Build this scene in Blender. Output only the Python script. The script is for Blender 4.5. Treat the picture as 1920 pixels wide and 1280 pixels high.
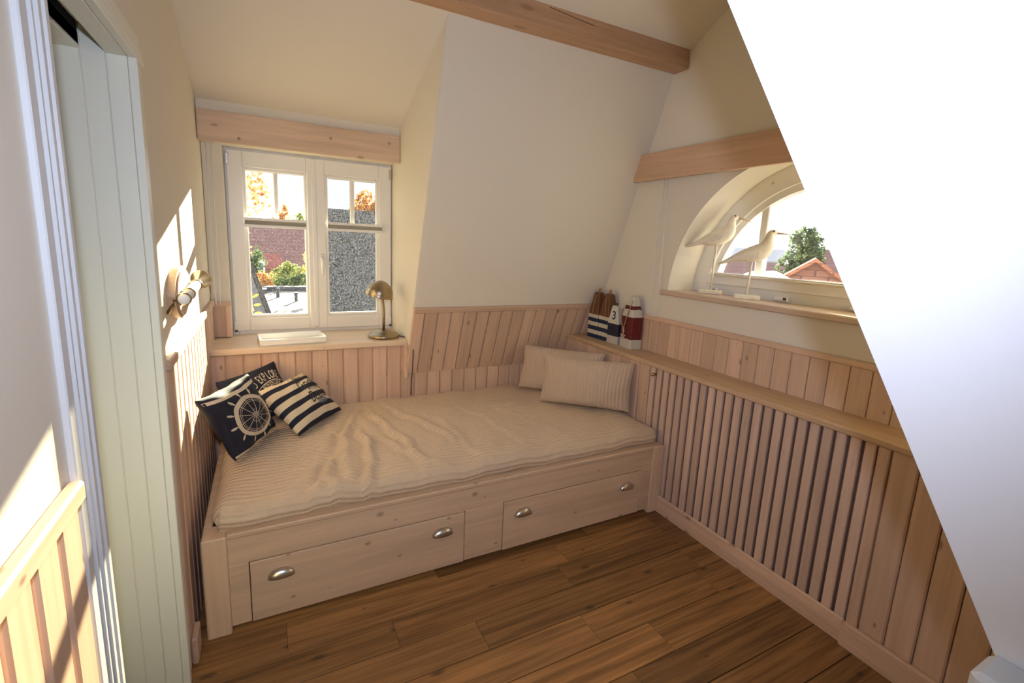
import bpy, bmesh, math, random
from mathutils import Vector, Matrix
random.seed(7)
scene = bpy.context.scene
for o in list(bpy.data.objects): bpy.data.objects.remove(o)
COL = scene.collection
V = Vector

# ------------------------------------------------------------------ camera
def cam_basis(rx, ry, rz):
    return Matrix.Rotation(rz, 3, 'Z') @ Matrix.Rotation(rx, 3, 'X') @ Matrix.Rotation(ry, 3, 'Y')
CB = cam_basis(-.1765, -.0457, -.4805)            # columns: right, forward, up
right, fwd, up = CB.col[0], CB.col[1], CB.col[2]
CAM = V((.255, -2.684, 1.403))
cd = bpy.data.cameras.new('camera'); cam = bpy.data.objects.new('camera', cd); COL.objects.link(cam)
cd.sensor_width = 36; cd.sensor_fit = 'HORIZONTAL'; cd.lens = 36 * 883.36 / 1920
cd.shift_x = 4.65 / 1920; cd.shift_y = -27.65 / 1920; cd.clip_start = .02
cam.matrix_world = Matrix.Translation(CAM) @ Matrix((right, up, -fwd)).transposed().to_4x4()
scene.camera = cam

# ------------------------------------------------------------------ world, sun, flash, exposure
w = bpy.data.worlds.new('sky'); scene.world = w; w.use_nodes = True
bg = w.node_tree.nodes['Background']; bg.inputs[0].default_value = (.93, .96, 1, 1); bg.inputs[1].default_value = 2.5
sd = bpy.data.lights.new('sun', 'SUN'); sd.energy = 52; sd.angle = .009; sd.color = (1, .91, .62)
sun = bpy.data.objects.new('sun', sd); COL.objects.link(sun)
sun.rotation_euler = V((-1, -2.9, -.78)).to_track_quat('-Z', 'Y').to_euler(); sun.location = (6, 16, 6)
fd = bpy.data.lights.new('camera_flash', 'SPOT'); fd.energy = 65; fd.color = (.66, .745, 1); fd.shadow_soft_size = .022
fd.spot_size = math.radians(132); fd.spot_blend = 1.0
flash = bpy.data.objects.new('camera_flash', fd); COL.objects.link(flash)
flash.location = CAM + V((0, -.03, .134))
flash.rotation_euler = (fwd + .05 * up - .05 * right).to_track_quat('-Z', 'Y').to_euler()
vs = scene.view_settings
vs.view_transform = 'Standard'; vs.look = 'None'; vs.gamma = 1; vs.use_curve_mapping = False; vs.exposure = 0.03

# ------------------------------------------------------------------ materials
def nt(name):
    m = bpy.data.materials.new(name); m.use_nodes = True
    t = m.node_tree; b = t.nodes['Principled BSDF']
    return m, t, b
def N(t, kind, **kw):
    n = t.nodes.new(kind)
    for k, v in kw.items():
        if k.startswith('i_'):
            key = k[2:]; n.inputs[int(key) if key.isdigit() else key].default_value = v
        else: setattr(n, k, v)
    return n
def mixc(t, fac, a, b, mode='MIX'):
    n = t.nodes.new('ShaderNodeMix'); n.data_type = 'RGBA'; n.blend_type = mode
    for s, val in ((n.inputs[0], fac), (n.inputs[6], a), (n.inputs[7], b)):
        if hasattr(val, 'is_linked'): t.links.new(val, s)
        else: s.default_value = val if not isinstance(val, tuple) else (*val[:3], 1)
    return n.outputs[2]
def ramp(t, src, stops):
    r = t.nodes.new('ShaderNodeValToRGB'); e = r.color_ramp.elements
    while len(e) < len(stops): e.new(.5)
    for el, (p, c) in zip(e, stops): el.position = p; el.color = (*c, 1) if len(c) == 3 else c
    t.links.new(src, r.inputs[0]); return r.outputs[0]
def coords(t, scale, rnd=True, kind='Object'):
    tc = N(t, 'ShaderNodeTexCoord'); out = tc.outputs[kind]
    if rnd:
        oi = N(t, 'ShaderNodeObjectInfo')
        mul = N(t, 'ShaderNodeVectorMath', operation='MULTIPLY_ADD'); t.links.new(oi.outputs['Random'], mul.inputs[0])
        mul.inputs[1].default_value = (13.1, 27.7, 41.3); t.links.new(out, mul.inputs[2]); out = mul.outputs[0]
    mp = N(t, 'ShaderNodeMapping'); mp.inputs['Scale'].default_value = scale
    t.links.new(out, mp.inputs[0]); return mp.outputs[0]
def plain(name, c, rough=.6, metal=0, bump=0, bscale=60, spec=.5, var=0):
    m, t, b = nt(name); b.inputs['Base Color'].default_value = (*c, 1); b.inputs['Roughness'].default_value = rough
    b.inputs['Metallic'].default_value = metal; b.inputs['Specular IOR Level'].default_value = spec
    if bump or var:
        n = N(t, 'ShaderNodeTexNoise', i_Scale=bscale, i_Detail=4.); t.links.new(coords(t, (1, 1, 1), False), n.inputs['Vector'])
        if bump:
            bp = N(t, 'ShaderNodeBump', i_Strength=bump, i_Distance=.002); t.links.new(n.outputs[0], bp.inputs['Height']); t.links.new(bp.outputs[0], b.inputs['Normal'])
        if var:
            t.links.new(ramp(t, n.outputs[0], [(.36 if var > .5 else .3, tuple(x * (1 - var) for x in c)), (.62 if var > .5 else .7, tuple(min(1, x * (1 + var)) for x in c))]), b.inputs['Base Color'])
    return m
def wood(name, light, dark, axis='Z', knot=(.17, .085, .045), knots=.9, rough=.5, var=.14, grain=1.0, gs=1.0, kscale=(9, 4), lo=.78, mid=.6):
    m, t, b = nt(name); i = 'XYZ'.index(axis)
    def sc(a, l): s = [a] * 3; s[i] = l; return tuple(s)
    n1 = N(t, 'ShaderNodeTexNoise', i_Scale=1., i_Detail=5., i_Roughness=.6, i_Distortion=.6); t.links.new(coords(t, sc(70 * gs, 2.6 * gs)), n1.inputs['Vector'])
    n2 = N(t, 'ShaderNodeTexNoise', i_Scale=1., i_Detail=2., i_Distortion=1.2); t.links.new(coords(t, sc(14 * gs, 1.1 * gs)), n2.inputs['Vector'])
    c1 = ramp(t, n1.outputs[0], [(.36, dark), (.62, light)])
    c2 = ramp(t, n2.outputs[0], [(.35, tuple(x * lo for x in light)), (mid, light), (.8, tuple(min(1, x * 1.06) for x in light))])
    c = mixc(t, .45 * grain, c2, c1)
    vo = N(t, 'ShaderNodeTexVoronoi', voronoi_dimensions='2D', i_Scale=1., i_Randomness=1.)
    sp = N(t, 'ShaderNodeSeparateXYZ'); t.links.new(coords(t, (1, 1, 1)), sp.inputs[0]); o2 = [k for k in range(3) if k != i]
    ac = N(t, 'ShaderNodeMath', operation='ADD'); t.links.new(sp.outputs[o2[0]], ac.inputs[0]); t.links.new(sp.outputs[o2[1]], ac.inputs[1])
    cb = N(t, 'ShaderNodeCombineXYZ'); ma = N(t, 'ShaderNodeMath', operation='MULTIPLY'); ma.inputs[1].default_value = kscale[0]; t.links.new(ac.outputs[0], ma.inputs[0])
    ml = N(t, 'ShaderNodeMath', operation='MULTIPLY'); ml.inputs[1].default_value = kscale[1]; t.links.new(sp.outputs[i], ml.inputs[0])
    t.links.new(ma.outputs[0], cb.inputs[0]); t.links.new(ml.outputs[0], cb.inputs[1]); t.links.new(cb.outputs[0], vo.inputs['Vector'])
    sel = N(t, 'ShaderNodeSeparateColor'); t.links.new(vo.outputs['Color'], sel.inputs[0]); dv_ = N(t, 'ShaderNodeMath', operation='DIVIDE'); t.links.new(vo.outputs['Distance'], dv_.inputs[0]); sz = N(t, 'ShaderNodeMath', operation='MULTIPLY_ADD'); t.links.new(sel.outputs[1], sz.inputs[0]); sz.inputs[1].default_value = .9; sz.inputs[2].default_value = .25; t.links.new(sz.outputs[0], dv_.inputs[1])
    kf0 = ramp(t, dv_.outputs[0], [(.0, (.8 * knots,) * 3), (.045, (.6 * knots,) * 3), (.09, (0, 0, 0))])
    gt = N(t, 'ShaderNodeMath', operation='GREATER_THAN'); gt.inputs[1].default_value = .45; t.links.new(sel.outputs[0], gt.inputs[0])
    kf = mixc(t, gt.outputs[0], (0, 0, 0), kf0)
    c = mixc(t, kf, c, knot)
    oi = N(t, 'ShaderNodeObjectInfo'); mr = N(t, 'ShaderNodeMapRange'); t.links.new(oi.outputs['Random'], mr.inputs[0])
    mr.inputs[3].default_value = 1 - var; mr.inputs[4].default_value = 1 + var * .6
    vm = N(t, 'ShaderNodeVectorMath', operation='SCALE'); t.links.new(c, vm.inputs[0]); t.links.new(mr.outputs[0], vm.inputs['Scale'])
    t.links.new(vm.outputs[0], b.inputs['Base Color']); b.inputs['Roughness'].default_value = rough
    bp = N(t, 'ShaderNodeBump', i_Strength=.12, i_Distance=.001); t.links.new(n1.outputs[0], bp.inputs['Height']); t.links.new(bp.outputs[0], b.inputs['Normal'])
    return m
PL, PD = (.765, .535, .375), (.62, .39, .25)
PINE = {a: wood('whitewashed_pine_' + a.lower(), PL, PD, a) for a in 'XYZ'}
PINE_BED = {a: wood('bed_pine_' + a.lower(), (.78, .555, .36), (.66, .44, .27), a, kscale=(8, 5), knots=.75) for a in 'XZ'}
SLATW = wood('slat_wood', (.72, .515, .385), (.58, .39, .28), 'Z', knots=.2)
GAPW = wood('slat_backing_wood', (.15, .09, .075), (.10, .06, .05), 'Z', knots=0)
BEAMW = wood('beam_wood', (.66, .40, .23), (.50, .28, .15), 'X', kscale=(7, 2.2), knots=.6)
PELW = wood('pelmet_wood', (.80, .58, .40), (.66, .44, .29), 'X', kscale=(9, 3), knots=.7)
PELWY = wood('pelmet_wood_y', (.76, .50, .32), (.62, .38, .23), 'Y', kscale=(9, 2), knots=.5)
SHELFW = wood('shelf_wood', (.66, .45, .28), (.50, .32, .18), 'Y', knots=.6)
SILLW = wood('sill_wood', (.80, .63, .45), (.70, .52, .36), 'X', knots=.3, rough=.3)
SILLY = wood('sill_wood_y', (.80, .60, .44), (.68, .48, .33), 'Y', knots=.3, rough=.35)
FLOORW = wood('floor_plank_wood', (.48, .235, .078), (.16, .07, .02), 'X', knot=(.04, .02, .01), rough=.42, var=.34, grain=1.5, gs=.75, kscale=(7, 3), lo=.38, mid=.66)
TEAK = wood('buoy_brown_wood', (.33, .15, .045), (.16, .065, .02), 'Z', knots=.2, rough=.4)
PLAQ = wood('plaque_wood', (.62, .42, .27), (.5, .32, .2), 'Y', knots=.2)
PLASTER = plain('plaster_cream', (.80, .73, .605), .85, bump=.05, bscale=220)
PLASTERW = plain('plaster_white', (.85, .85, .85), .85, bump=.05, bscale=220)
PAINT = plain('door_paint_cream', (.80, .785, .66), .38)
PAINTDIM = plain('casing_paint_dimmed', (.66, .66, .64), .4)  # door paint toned darker in colour to offset the close flash
WINW = plain('window_paint_white', (.84, .81, .75), .35)
HALL = plain('hall_wall_yellow', (.72, .62, .36), .8)
BLACK = plain('black_void', (.008, .008, .008), .8)
DARKSTEEL = plain('dark_steel', (.06, .055, .05), .45, .8)
BRASS = plain('aged_brass', (.50, .38, .19), .3, 1)
LAMPB = plain('brushed_brass', (.36, .29, .19), .34, 1)
STEEL = plain('brushed_steel', (.62, .58, .52), .3, 1)
WHITEP = plain('white_plastic', (.82, .80, .76), .4)
BLINDF = plain('blind_fabric_grey', (.42, .40, .34), .8)
CORDB = plain('cord_black', (.012, .012, .012), .5)
TRAYW = plain('tray_white', (.86, .84, .78), .4)
BIRDW = plain('bird_carved_wood', (.80, .72, .58), .7, bump=.5, bscale=45, var=.07)
CREAMT = plain('print_cream', (.72, .62, .46), .85)
GREYT = plain('print_grey', (.16, .17, .2), .85)
BLACKT = plain('print_black', (.02, .018, .02), .85); SCRIPT = plain('print_script', (.05, .042, .036), .85)
NAVY = plain('navy_cloth', (.011, .014, .030), .85, bump=.3, bscale=500)
def buoy_mat(name, stops):
    m, t, b = nt(name); tc = N(t, 'ShaderNodeTexCoord'); sp = N(t, 'ShaderNodeSeparateXYZ'); t.links.new(tc.outputs['Object'], sp.inputs[0])
    n = N(t, 'ShaderNodeTexNoise', i_Scale=40., i_Detail=3.); t.links.new(tc.outputs['Object'], n.inputs['Vector'])
    ad = N(t, 'ShaderNodeMath', operation='MULTIPLY_ADD'); t.links.new(n.outputs[0], ad.inputs[0]); ad.inputs[1].default_value = .006; t.links.new(sp.outputs[2], ad.inputs[2])
    mr = N(t, 'ShaderNodeMapRange'); mr.inputs[1].default_value = .003; mr.inputs[2].default_value = .403; t.links.new(ad.outputs[0], mr.inputs[0])
    c = ramp(t, mr.outputs[0], [(p / .4, col) for p, col in stops])
    for nd in t.nodes:
        if nd.bl_idname == 'ShaderNodeValToRGB': nd.color_ramp.interpolation = 'CONSTANT'
    wn = N(t, 'ShaderNodeTexNoise', i_Scale=90., i_Detail=5.); t.links.new(tc.outputs['Object'], wn.inputs['Vector'])
    c = mixc(t, ramp(t, wn.outputs[0], [(.62, (0, 0, 0)), (.72, (.5, .5, .5))]), c, (.2, .15, .11))
    t.links.new(c, b.inputs['Base Color']); b.inputs['Roughness'].default_value = .65
    return m
def stripe_cloth():
    m, t, b = nt('striped_cloth'); tc = N(t, 'ShaderNodeTexCoord'); sp = N(t, 'ShaderNodeSeparateXYZ'); t.links.new(tc.outputs['UV'], sp.inputs[0])
    mu = N(t, 'ShaderNodeMath', operation='MULTIPLY'); t.links.new(sp.outputs[1], mu.inputs[0]); mu.inputs[1].default_value = 4.75
    ad = N(t, 'ShaderNodeMath', operation='ADD'); t.links.new(mu.outputs[0], ad.inputs[0]); ad.inputs[1].default_value = .22
    fr = N(t, 'ShaderNodeMath', operation='FRACT'); t.links.new(ad.outputs[0], fr.inputs[0])
    gt = N(t, 'ShaderNodeMath', operation='LESS_THAN'); t.links.new(fr.outputs[0], gt.inputs[0]); gt.inputs[1].default_value = .45
    c = mixc(t, gt.outputs[0], (.72, .60, .42), (.011, .014, .03)); t.links.new(c, b.inputs['Base Color']); b.inputs['Roughness'].default_value = .9
    return m
STRIPE = stripe_cloth()
def quilt(name, c, lines_axis, freq, strength=.55):
    m, t, b = nt(name); b.inputs['Roughness'].default_value = .75; b.inputs['Sheen Weight'].default_value = .15
    tc = N(t, 'ShaderNodeTexCoord'); n = N(t, 'ShaderNodeTexNoise', i_Scale=26., i_Detail=3.); t.links.new(tc.outputs['UV'], n.inputs['Vector'])
    wv = N(t, 'ShaderNodeTexWave', wave_type='BANDS', bands_direction=lines_axis, i_Scale=freq, i_Distortion=.25); t.links.new(tc.outputs['UV'], wv.inputs['Vector'])
    n3 = N(t, 'ShaderNodeTexNoise', i_Scale=110., i_Detail=2.); t.links.new(tc.outputs['UV'], n3.inputs['Vector'])
    ad = N(t, 'ShaderNodeMath', operation='MULTIPLY_ADD'); t.links.new(n3.outputs[0], ad.inputs[0]); ad.inputs[1].default_value = .9; t.links.new(wv.outputs['Fac'], ad.inputs[2])
    bp = N(t, 'ShaderNodeBump', i_Strength=strength, i_Distance=.007); t.links.new(ad.outputs[0], bp.inputs['Height']); t.links.new(bp.outputs[0], b.inputs['Normal'])
    t.links.new(ramp(t, n.outputs[0], [(.3, tuple(x * .93 for x in c)), (.7, c)]), b.inputs['Base Color'])
    return m
QUILT = quilt('quilted_bedspread', (.71, .535, .35), 'Y', 12)
QPIL = quilt('quilted_pillow', (.63, .48, .34), 'X', 8, .38)
def glass(name, dirt=.02, clear=1.0):
    m = bpy.data.materials.new(name); m.use_nodes = True; t = m.node_tree; t.nodes.clear()
    out = N(t, 'ShaderNodeOutputMaterial'); tr = N(t, 'ShaderNodeBsdfTransparent'); gl = N(t, 'ShaderNodeBsdfGlossy', i_Roughness=.0)
    tr.inputs[0].default_value = (clear, clear, clear, 1); mx = N(t, 'ShaderNodeMixShader', i_0=.05); t.links.new(tr.outputs[0], mx.inputs[1]); t.links.new(gl.outputs[0], mx.inputs[2])
    df = N(t, 'ShaderNodeBsdfTranslucent'); df.inputs[0].default_value = (.8, .8, .8, 1)
    n = N(t, 'ShaderNodeTexNoise', i_Scale=260., i_Detail=2.); t.links.new(coords(t, (1, 1, .55), False), n.inputs['Vector'])
    f = ramp(t, n.outputs[0], [(.6, (0, 0, 0)), (.75, (dirt,) * 3)])
    m2 = N(t, 'ShaderNodeMixShader'); t.links.new(f, m2.inputs[0]); t.links.new(mx.outputs[0], m2.inputs[1]); t.links.new(df.outputs[0], m2.inputs[2])
    t.links.new(m2.outputs[0], out.inputs[0]); return m
GLASS = glass('window_glass', .05); GLASSD = glass('window_glass_dewy_dimmed', .10, .66)  # dewy pane also has a grey tint added to weaken the sun behind it

# ------------------------------------------------------------------ helpers
MW = {}
def link(o, parent=None, mw=None):
    COL.objects.link(o)
    if mw is not None: o.matrix_basis = mw
    if parent is not None:
        o.parent = parent; o.matrix_parent_inverse = MW.get(parent.name, Matrix()).inverted()
    MW[o.name] = o.matrix_basis.copy() if mw is not None else Matrix()
    return o
def tag(o, label=None, cat=None, group=None, kind=None):
    if label: o['label'] = label
    if cat: o['category'] = cat
    if group: o['group'] = group
    if kind: o['kind'] = kind
    return o
def empty(name, loc, **kw):
    o = bpy.data.objects.new(name, None); o.empty_display_size = .05
    link(o, None, Matrix.Translation(V(loc))); return tag(o, **kw)
def make(name, verts, faces, mat, parent=None, smooth=False, mw=None, uvs=None, **kw):
    me = bpy.data.meshes.new(name); me.from_pydata([tuple(v) for v in verts], [], faces)
    bm = bmesh.new(); bm.from_mesh(me); bmesh.ops.recalc_face_normals(bm, faces=bm.faces); bm.to_mesh(me); bm.free()
    if mat: me.materials.append(mat)
    if smooth:
        for p in me.polygons: p.use_smooth = True
    if uvs:
        ul = me.uv_layers.new()
        for l in me.loops: ul.data[l.index].uv = uvs[l.vertex_index]
    o = bpy.data.objects.new(name, me); link(o, parent, mw); return tag(o, **kw)
class G:
    def __init__(s): s.v = []; s.f = []
    def add(s, v, f):
        n = len(s.v); s.v += [V(x) for x in v]; s.f += [tuple(i + n for i in q) for q in f]; return s
    def box(s, a, b, M=None):
        x0, y0, z0 = a; x1, y1, z1 = b
        v = [V((x, y, z)) for z in (z0, z1) for y in (y0, y1) for x in (x0, x1)]
        if M: v = [M @ p for p in v]
        return s.add(v, [(0, 2, 3, 1), (4, 5, 7, 6), (0, 1, 5, 4), (2, 6, 7, 3), (0, 4, 6, 2), (1, 3, 7, 5)])
    def cbox(s, a, b, c=.004, M=None):      # box with bevelled edges (24 verts)
        lo, hi = V(a), V(b); vs = []; idx = {}
        c = min(c, *[(hi[i] - lo[i]) * .45 for i in range(3)])
        for sx in (0, 1):
            for sy in (0, 1):
                for sz in (0, 1):
                    S = (sx, sy, sz)
                    for ax in range(3):
                        p = V([ (hi[i] if S[i] else lo[i]) if i == ax else ((hi[i] - c) if S[i] else (lo[i] + c)) for i in range(3)])
                        idx[(S, ax)] = len(vs); vs.append(M @ p if M else p)
        fs = []
        for ax in range(3):
            o1, o2 = [i for i in range(3) if i != ax]
            for sa in (0, 1):
                q = []
                for (p, r) in ((0, 0), (1, 0), (1, 1), (0, 1)):
                    S = [0] * 3; S[ax] = sa; S[o1] = p; S[o2] = r; q.append(idx[(tuple(S), ax)])
                fs.append(tuple(q))
            for p in (0, 1):
                for r in (0, 1):      # edge along ax
                    A = [0] * 3; A[o1] = p; A[o2] = r; Bq = list(A); Bq[ax] = 1; A = tuple(A); Bq = tuple(Bq)
                    fs.append((idx[(A, o1)], idx[(Bq, o1)], idx[(Bq, o2)], idx[(A, o2)]))
        for sx in (0, 1):
            for sy in (0, 1):
                for sz in (0, 1):
                    fs.append(tuple(idx[((sx, sy, sz), a)] for a in range(3)))
        return s.add(vs, fs)
    def prism(s, poly, axis, a, b):          # poly in the two other axes, extruded a..b
        o = [i for i in range(3) if i != axis]; n = len(poly); v = []
        for t in (a, b):
            for p in poly:
                q = [0, 0, 0]; q[axis] = t; q[o[0]] = p[0]; q[o[1]] = p[1]; v.append(q)
        return s.add(v, [tuple(range(n)), tuple(range(n, 2 * n))] + [(i, (i + 1) % n, n + (i + 1) % n, n + i) for i in range(n)])
    def lathe(s, prof, M=None, n=24, cap=True):
        v = []
        for r, z in prof:
            for k in range(n):
                a = 2 * math.pi * k / n; p = V((r * math.cos(a), r * math.sin(a), z)); v.append(M @ p if M else p)
        f = [(i * n + k, i * n + (k + 1) % n, (i + 1) * n + (k + 1) % n, (i + 1) * n + k) for i in range(len(prof) - 1) for k in range(n)]
        if cap: f += [tuple(range(n)), tuple(range((len(prof) - 1) * n, len(prof) * n))]
        return s.add(v, f)
    def tube(s, pts, r, n=8, closed=False):
        pts = [V(p) for p in pts]; m = len(pts); v = []; ref = V((.31, .17, .94))
        for i, p in enumerate(pts):
            d = (pts[(i + 1) % m] - pts[i - 1]) if closed else (pts[min(i + 1, m - 1)] - pts[max(i - 1, 0)])
            d.normalize(); a = d.cross(ref); a.normalize(); b = d.cross(a)
            rr = r[i] if isinstance(r, (list, tuple)) else r
            for k in range(n):
                t = 2 * math.pi * k / n; v.append(p + a * math.cos(t) * rr + b * math.sin(t) * rr)
        f = [(i * n + k, i * n + (k + 1) % n, ((i + 1) % m) * n + (k + 1) % n, ((i + 1) % m) * n + k) for i in range(m if closed else m - 1) for k in range(n)]
        if not closed: f += [tuple(range(n)), tuple(range((m - 1) * n, m * n))]
        return s.add(v, f)
    def build(s, name, mat, parent=None, smooth=False, **kw):
        return make(name, s.v, s.f, mat, parent, smooth, **kw)
def box(name, a, b, mat, parent=None, c=0, **kw):
    g = G(); (g.cbox(a, b, c) if c else g.box(a, b)); return g.build(name, mat, parent, **kw)
def frame_mat(o, x, y, z):
    return Matrix.Translation(V(o)) @ Matrix((V(x).normalized(), V(y).normalized(), V(z).normalized())).transposed().to_4x4()
RL = Matrix.Rotation(math.pi / 2, 4, 'Z')       # boards on the left wall look to +x
RR = Matrix.Rotation(-math.pi / 2, 4, 'Z')      # boards on the right wall look to -x
def board_mesh(width, thick, length, ch, mat, name='board'):
    w2 = width / 2; pts = [(-w2, thick), (w2, thick), (w2, ch), (w2 - ch, 0), (-w2 + ch, 0), (-w2, ch)]
    g = G().prism(pts, 2, 0, length); me = bpy.data.meshes.new(name); me.from_pydata([tuple(v) for v in g.v], [], g.f)
    bm = bmesh.new(); bm.from_mesh(me); bmesh.ops.recalc_face_normals(bm, faces=bm.faces); bm.to_mesh(me); bm.free()
    me.materials.append(mat); return me
def place(me, name, parent, M, **kw):
    return tag(link(bpy.data.objects.new(name, me), parent, M), **kw)
T = Matrix.Translation

# ------------------------------------------------------------------ room shell
SLY = lambda z: .2645 - .3642 * z               # far roof slope
ZC = 2.837; YC = -1.398                         # crown of the gable ceiling
fl = box('floor', (-.3, -3.95, -.12), (2.6, .6, -.006), plain('floor_base', (.02, .012, .008), .9), kind='structure', label='brown wood plank floor')
wl = G().box((-.16, -3.95, 0), (-.022, -1.735, 2.95)).box((-.16, -1.155, 0), (-.022, .52, 2.95)).box((-.16, -1.735, 1.86), (-.022, -1.155, 2.95)).build('wall_left', PLASTER, kind='structure', label='cream plaster wall with the doorway and wainscot')
wf = G().box((-.02, .056, 0), (2.4, .18, .775)).box((-.02, .40, 0), (1.08, .52, .80)).box((-.02, .345, .80), (.073, .52, 1.9)).box((-.02, .225, 1.846), (1.0, .52, 2.15)).build('wall_far', PLASTER, kind='structure', label='low wall under the casement window')
# far roof slope, dormer cheek and ceilings
zz0, zz1 = .5, 2.5
wfs = G().prism([(SLY(zz0), zz0), (SLY(zz1), zz1), (SLY(zz1) + .14, zz1), (SLY(zz0) + .14, zz0)], 0, .99, 2.5).build('wall_far_slope', PLASTER, kind='structure', label='steep plaster roof slope above the wainscot')
G().prism([(SLY(.80) + .012, .78), (SLY(2.349), 2.36), (.52, 1.93), (.52, .78)], 0, .985, 1.08).build('wall_dormer_cheek', PLASTER, kind='structure', label='sunlit cheek wall beside the casement window')
G().prism([(-.66, 2.372), (.53, 1.915), (.53, 2.05), (-.66, 2.52)], 0, -.16, 1.08).build('ceiling_dormer', PLASTER, kind='structure', label='sloping dormer ceiling above the casement window')
ce = G().prism([(-.60, 2.392), (YC, ZC), (-3.95, ZC), (-3.95, ZC + .12), (YC, ZC + .12), (-.60, 2.53)], 0, -.16, 2.6).build('ceiling', PLASTER, kind='structure', label='cream ceiling above the beam')
box('wall_back', (-.16, -4.05, 0), (2.6, -3.93, 2.95), PLASTER, kind='structure', label='plain plaster wall opposite the casement window')
# right gable wall with arched opening
W2 = 2.296; AY, AZ, AR = -1.398, 1.158, .694; XO = 2.60
g = G()
g.box((W2, -3.95, 0), (XO, .3, AZ)).box((W2, AY + AR, AZ), (XO, .3, 1.95)).box((W2, -3.95, AZ), (XO, AY - AR, 1.95)).box((W2, -3.95, 1.95), (XO, .3, 2.95))
n = 40; arc = [(AY + AR * math.cos(math.pi * k / n), AZ + AR * math.sin(math.pi * k / n)) for k in range(n + 1)]
for (y0, z0), (y1, z1) in zip(arc, arc[1:]):
    g.add([(W2, y0, z0), (W2, y1, z1), (W2, y1, 1.95), (W2, y0, 1.95), (XO, y0, z0), (XO, y1, z1), (XO, y1, 1.95), (XO, y0, 1.95)], [(0, 1, 2, 3), (4, 7, 6, 5), (0, 4, 5, 1)])
wr = g.build('wall_right', PLASTER, kind='structure', label='plaster gable wall with the arched window')
# right near roof slope (white) with valley edge and the hidden slope behind it
E0, E1 = V((1.086, -2.509, .90)), V((.744, -2.254, 1.692)); ED = (E1 - E0) / (E1.z - E0.z)
def EP(z): return E0 + ED * (z - E0.z)
a, b = EP(.88), EP(ZC + .05); off = V((.03, 0, 0))
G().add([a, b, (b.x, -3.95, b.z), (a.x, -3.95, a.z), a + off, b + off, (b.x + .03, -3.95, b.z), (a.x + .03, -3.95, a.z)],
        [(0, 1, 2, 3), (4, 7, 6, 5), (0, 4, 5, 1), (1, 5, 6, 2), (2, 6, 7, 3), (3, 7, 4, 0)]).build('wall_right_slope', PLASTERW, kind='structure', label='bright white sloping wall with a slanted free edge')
c0 = EP(.02); q = [c0, b, V((W2 + .01, b.y, b.z)), V((W2 + .01, c0.y, c0.z))]; sh = V((.0, -.05, -.0))
q = [p + V((.012, -.012, 0)) if i < 2 else p + V((0, -.012, 0)) for i, p in enumerate(q)]
G().add(q + [p + sh for p in q], [(0, 1, 2, 3), (4, 7, 6, 5), (0, 4, 5, 1), (1, 5, 6, 2), (2, 6, 7, 3), (3, 7, 4, 0)]).build('wall_near_slope', PLASTER, kind='structure', label='near roof slope beside the arched window')
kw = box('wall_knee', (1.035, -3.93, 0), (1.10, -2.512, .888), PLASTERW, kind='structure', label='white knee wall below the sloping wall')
box('trim_1', (1.022, -3.93, .80), (1.092, -2.505, .902), PAINTDIM, c=.008, kind='structure', label='white ledge moulding along the knee wall')

# floor planks
lengths = [.92, 1.05, 1.2]; PW = .1385; y = -.85 + PW * .0; row = 0
ys = -1.1385 + PW * 3
joints = {0: [.3, 1.2], 1: [.85, 1.62], 2: [.27, 1.42, 2.0], 3: [.62, 1.35], 4: [.9, 1.95], 5: [.35, 1.28, 1.9], 6: [.75, 1.5], 7: [.2, 1.3]}
for r in range(24):
    y1 = ys - PW * r; y0 = y1 - PW + .0035; xs = [-.25] + joints[r % 8] + [2.3]
    for x0, x1 in zip(xs, xs[1:]):
        L = x1 - x0 - .0012
        g = G().cbox((0, 0, -.006), (L, PW - .0035, 0), .0005)
        make('plank', g.v, g.f, FLOORW, fl, mw=T(V((x0, y0, 0))))

# ------------------------------------------------------------------ wainscots
# far wall under the window and behind the bed
bm1 = board_mesh(.0785, .014, .775, .0055, PINE['Z']); bm2 = board_mesh(.0785, .014, .608, .0055, PINE['Z'])
box('backing_panel', (-.02, .05, .0), (2.3, .056, .774), PINE['Z'], wf)
x = .052 - .082
while x < 2.2:
    cx = x + .041
    place(bm1 if cx < .96 else bm2, 'board', wf, T(V((cx, .04, 0)))); x += .082
# sloped boards
th = math.atan(.3642); RS = Matrix.Rotation(th, 4, 'X'); nrm = V((0, -math.cos(th), -math.sin(th)))
sl = (.995 - .602) / math.cos(th); bms = board_mesh(.0785, .014, sl, .0055, PINE['Z'])
place(board_mesh(.064, .02, sl + .02, .003, PINE['Z']), 'edge_board', wfs, T(V((1.017, SLY(.602), .602)) + nrm * .014) @ RS)
x = 1.051
while x < 2.27:
    place(bms, 'board', wfs, T(V((x + .041, SLY(.602), .602)) + nrm * .012) @ RS); x += .082
g = G().cbox((.985, -.002, 0), (2.30, .024, .03), .004, T(V((0, SLY(.993), .993)) + nrm * .022) @ RS); g.build('wainscot_cap', PINE['X'], wfs)
g = G().cbox((.968, .012, .575), (.988, .05, .785), .003, None); g.build('corner_batten', PELW, wf)
# left wall boards and cap
bml = board_mesh(.067, .012, 1.0, .004, PINE['Z'])
for nm, ya, yb in (('far', .33, -1.07), ('near', -1.812, -3.7)):
    box('backing_panel', (-.022, yb, 0), (-.018, ya, 1.0), PINE['Z'], wl)
    y = ya - .041
    while y > yb + .03:
        place(bml, 'board', wl, T(V((-.010, y, 0))) @ RL); y -= .082
    G().cbox((-.022, yb, .992), (-.001, ya, 1.024), .004).build('wainscot_cap', PINE['Y'], wl)
box('baseboard_left', (-.01, -1.068, 0), (.008, -.984, .095), PINE['Y'], c=.004, kind='structure', label='pale wood baseboard between the door and the bed')
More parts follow.
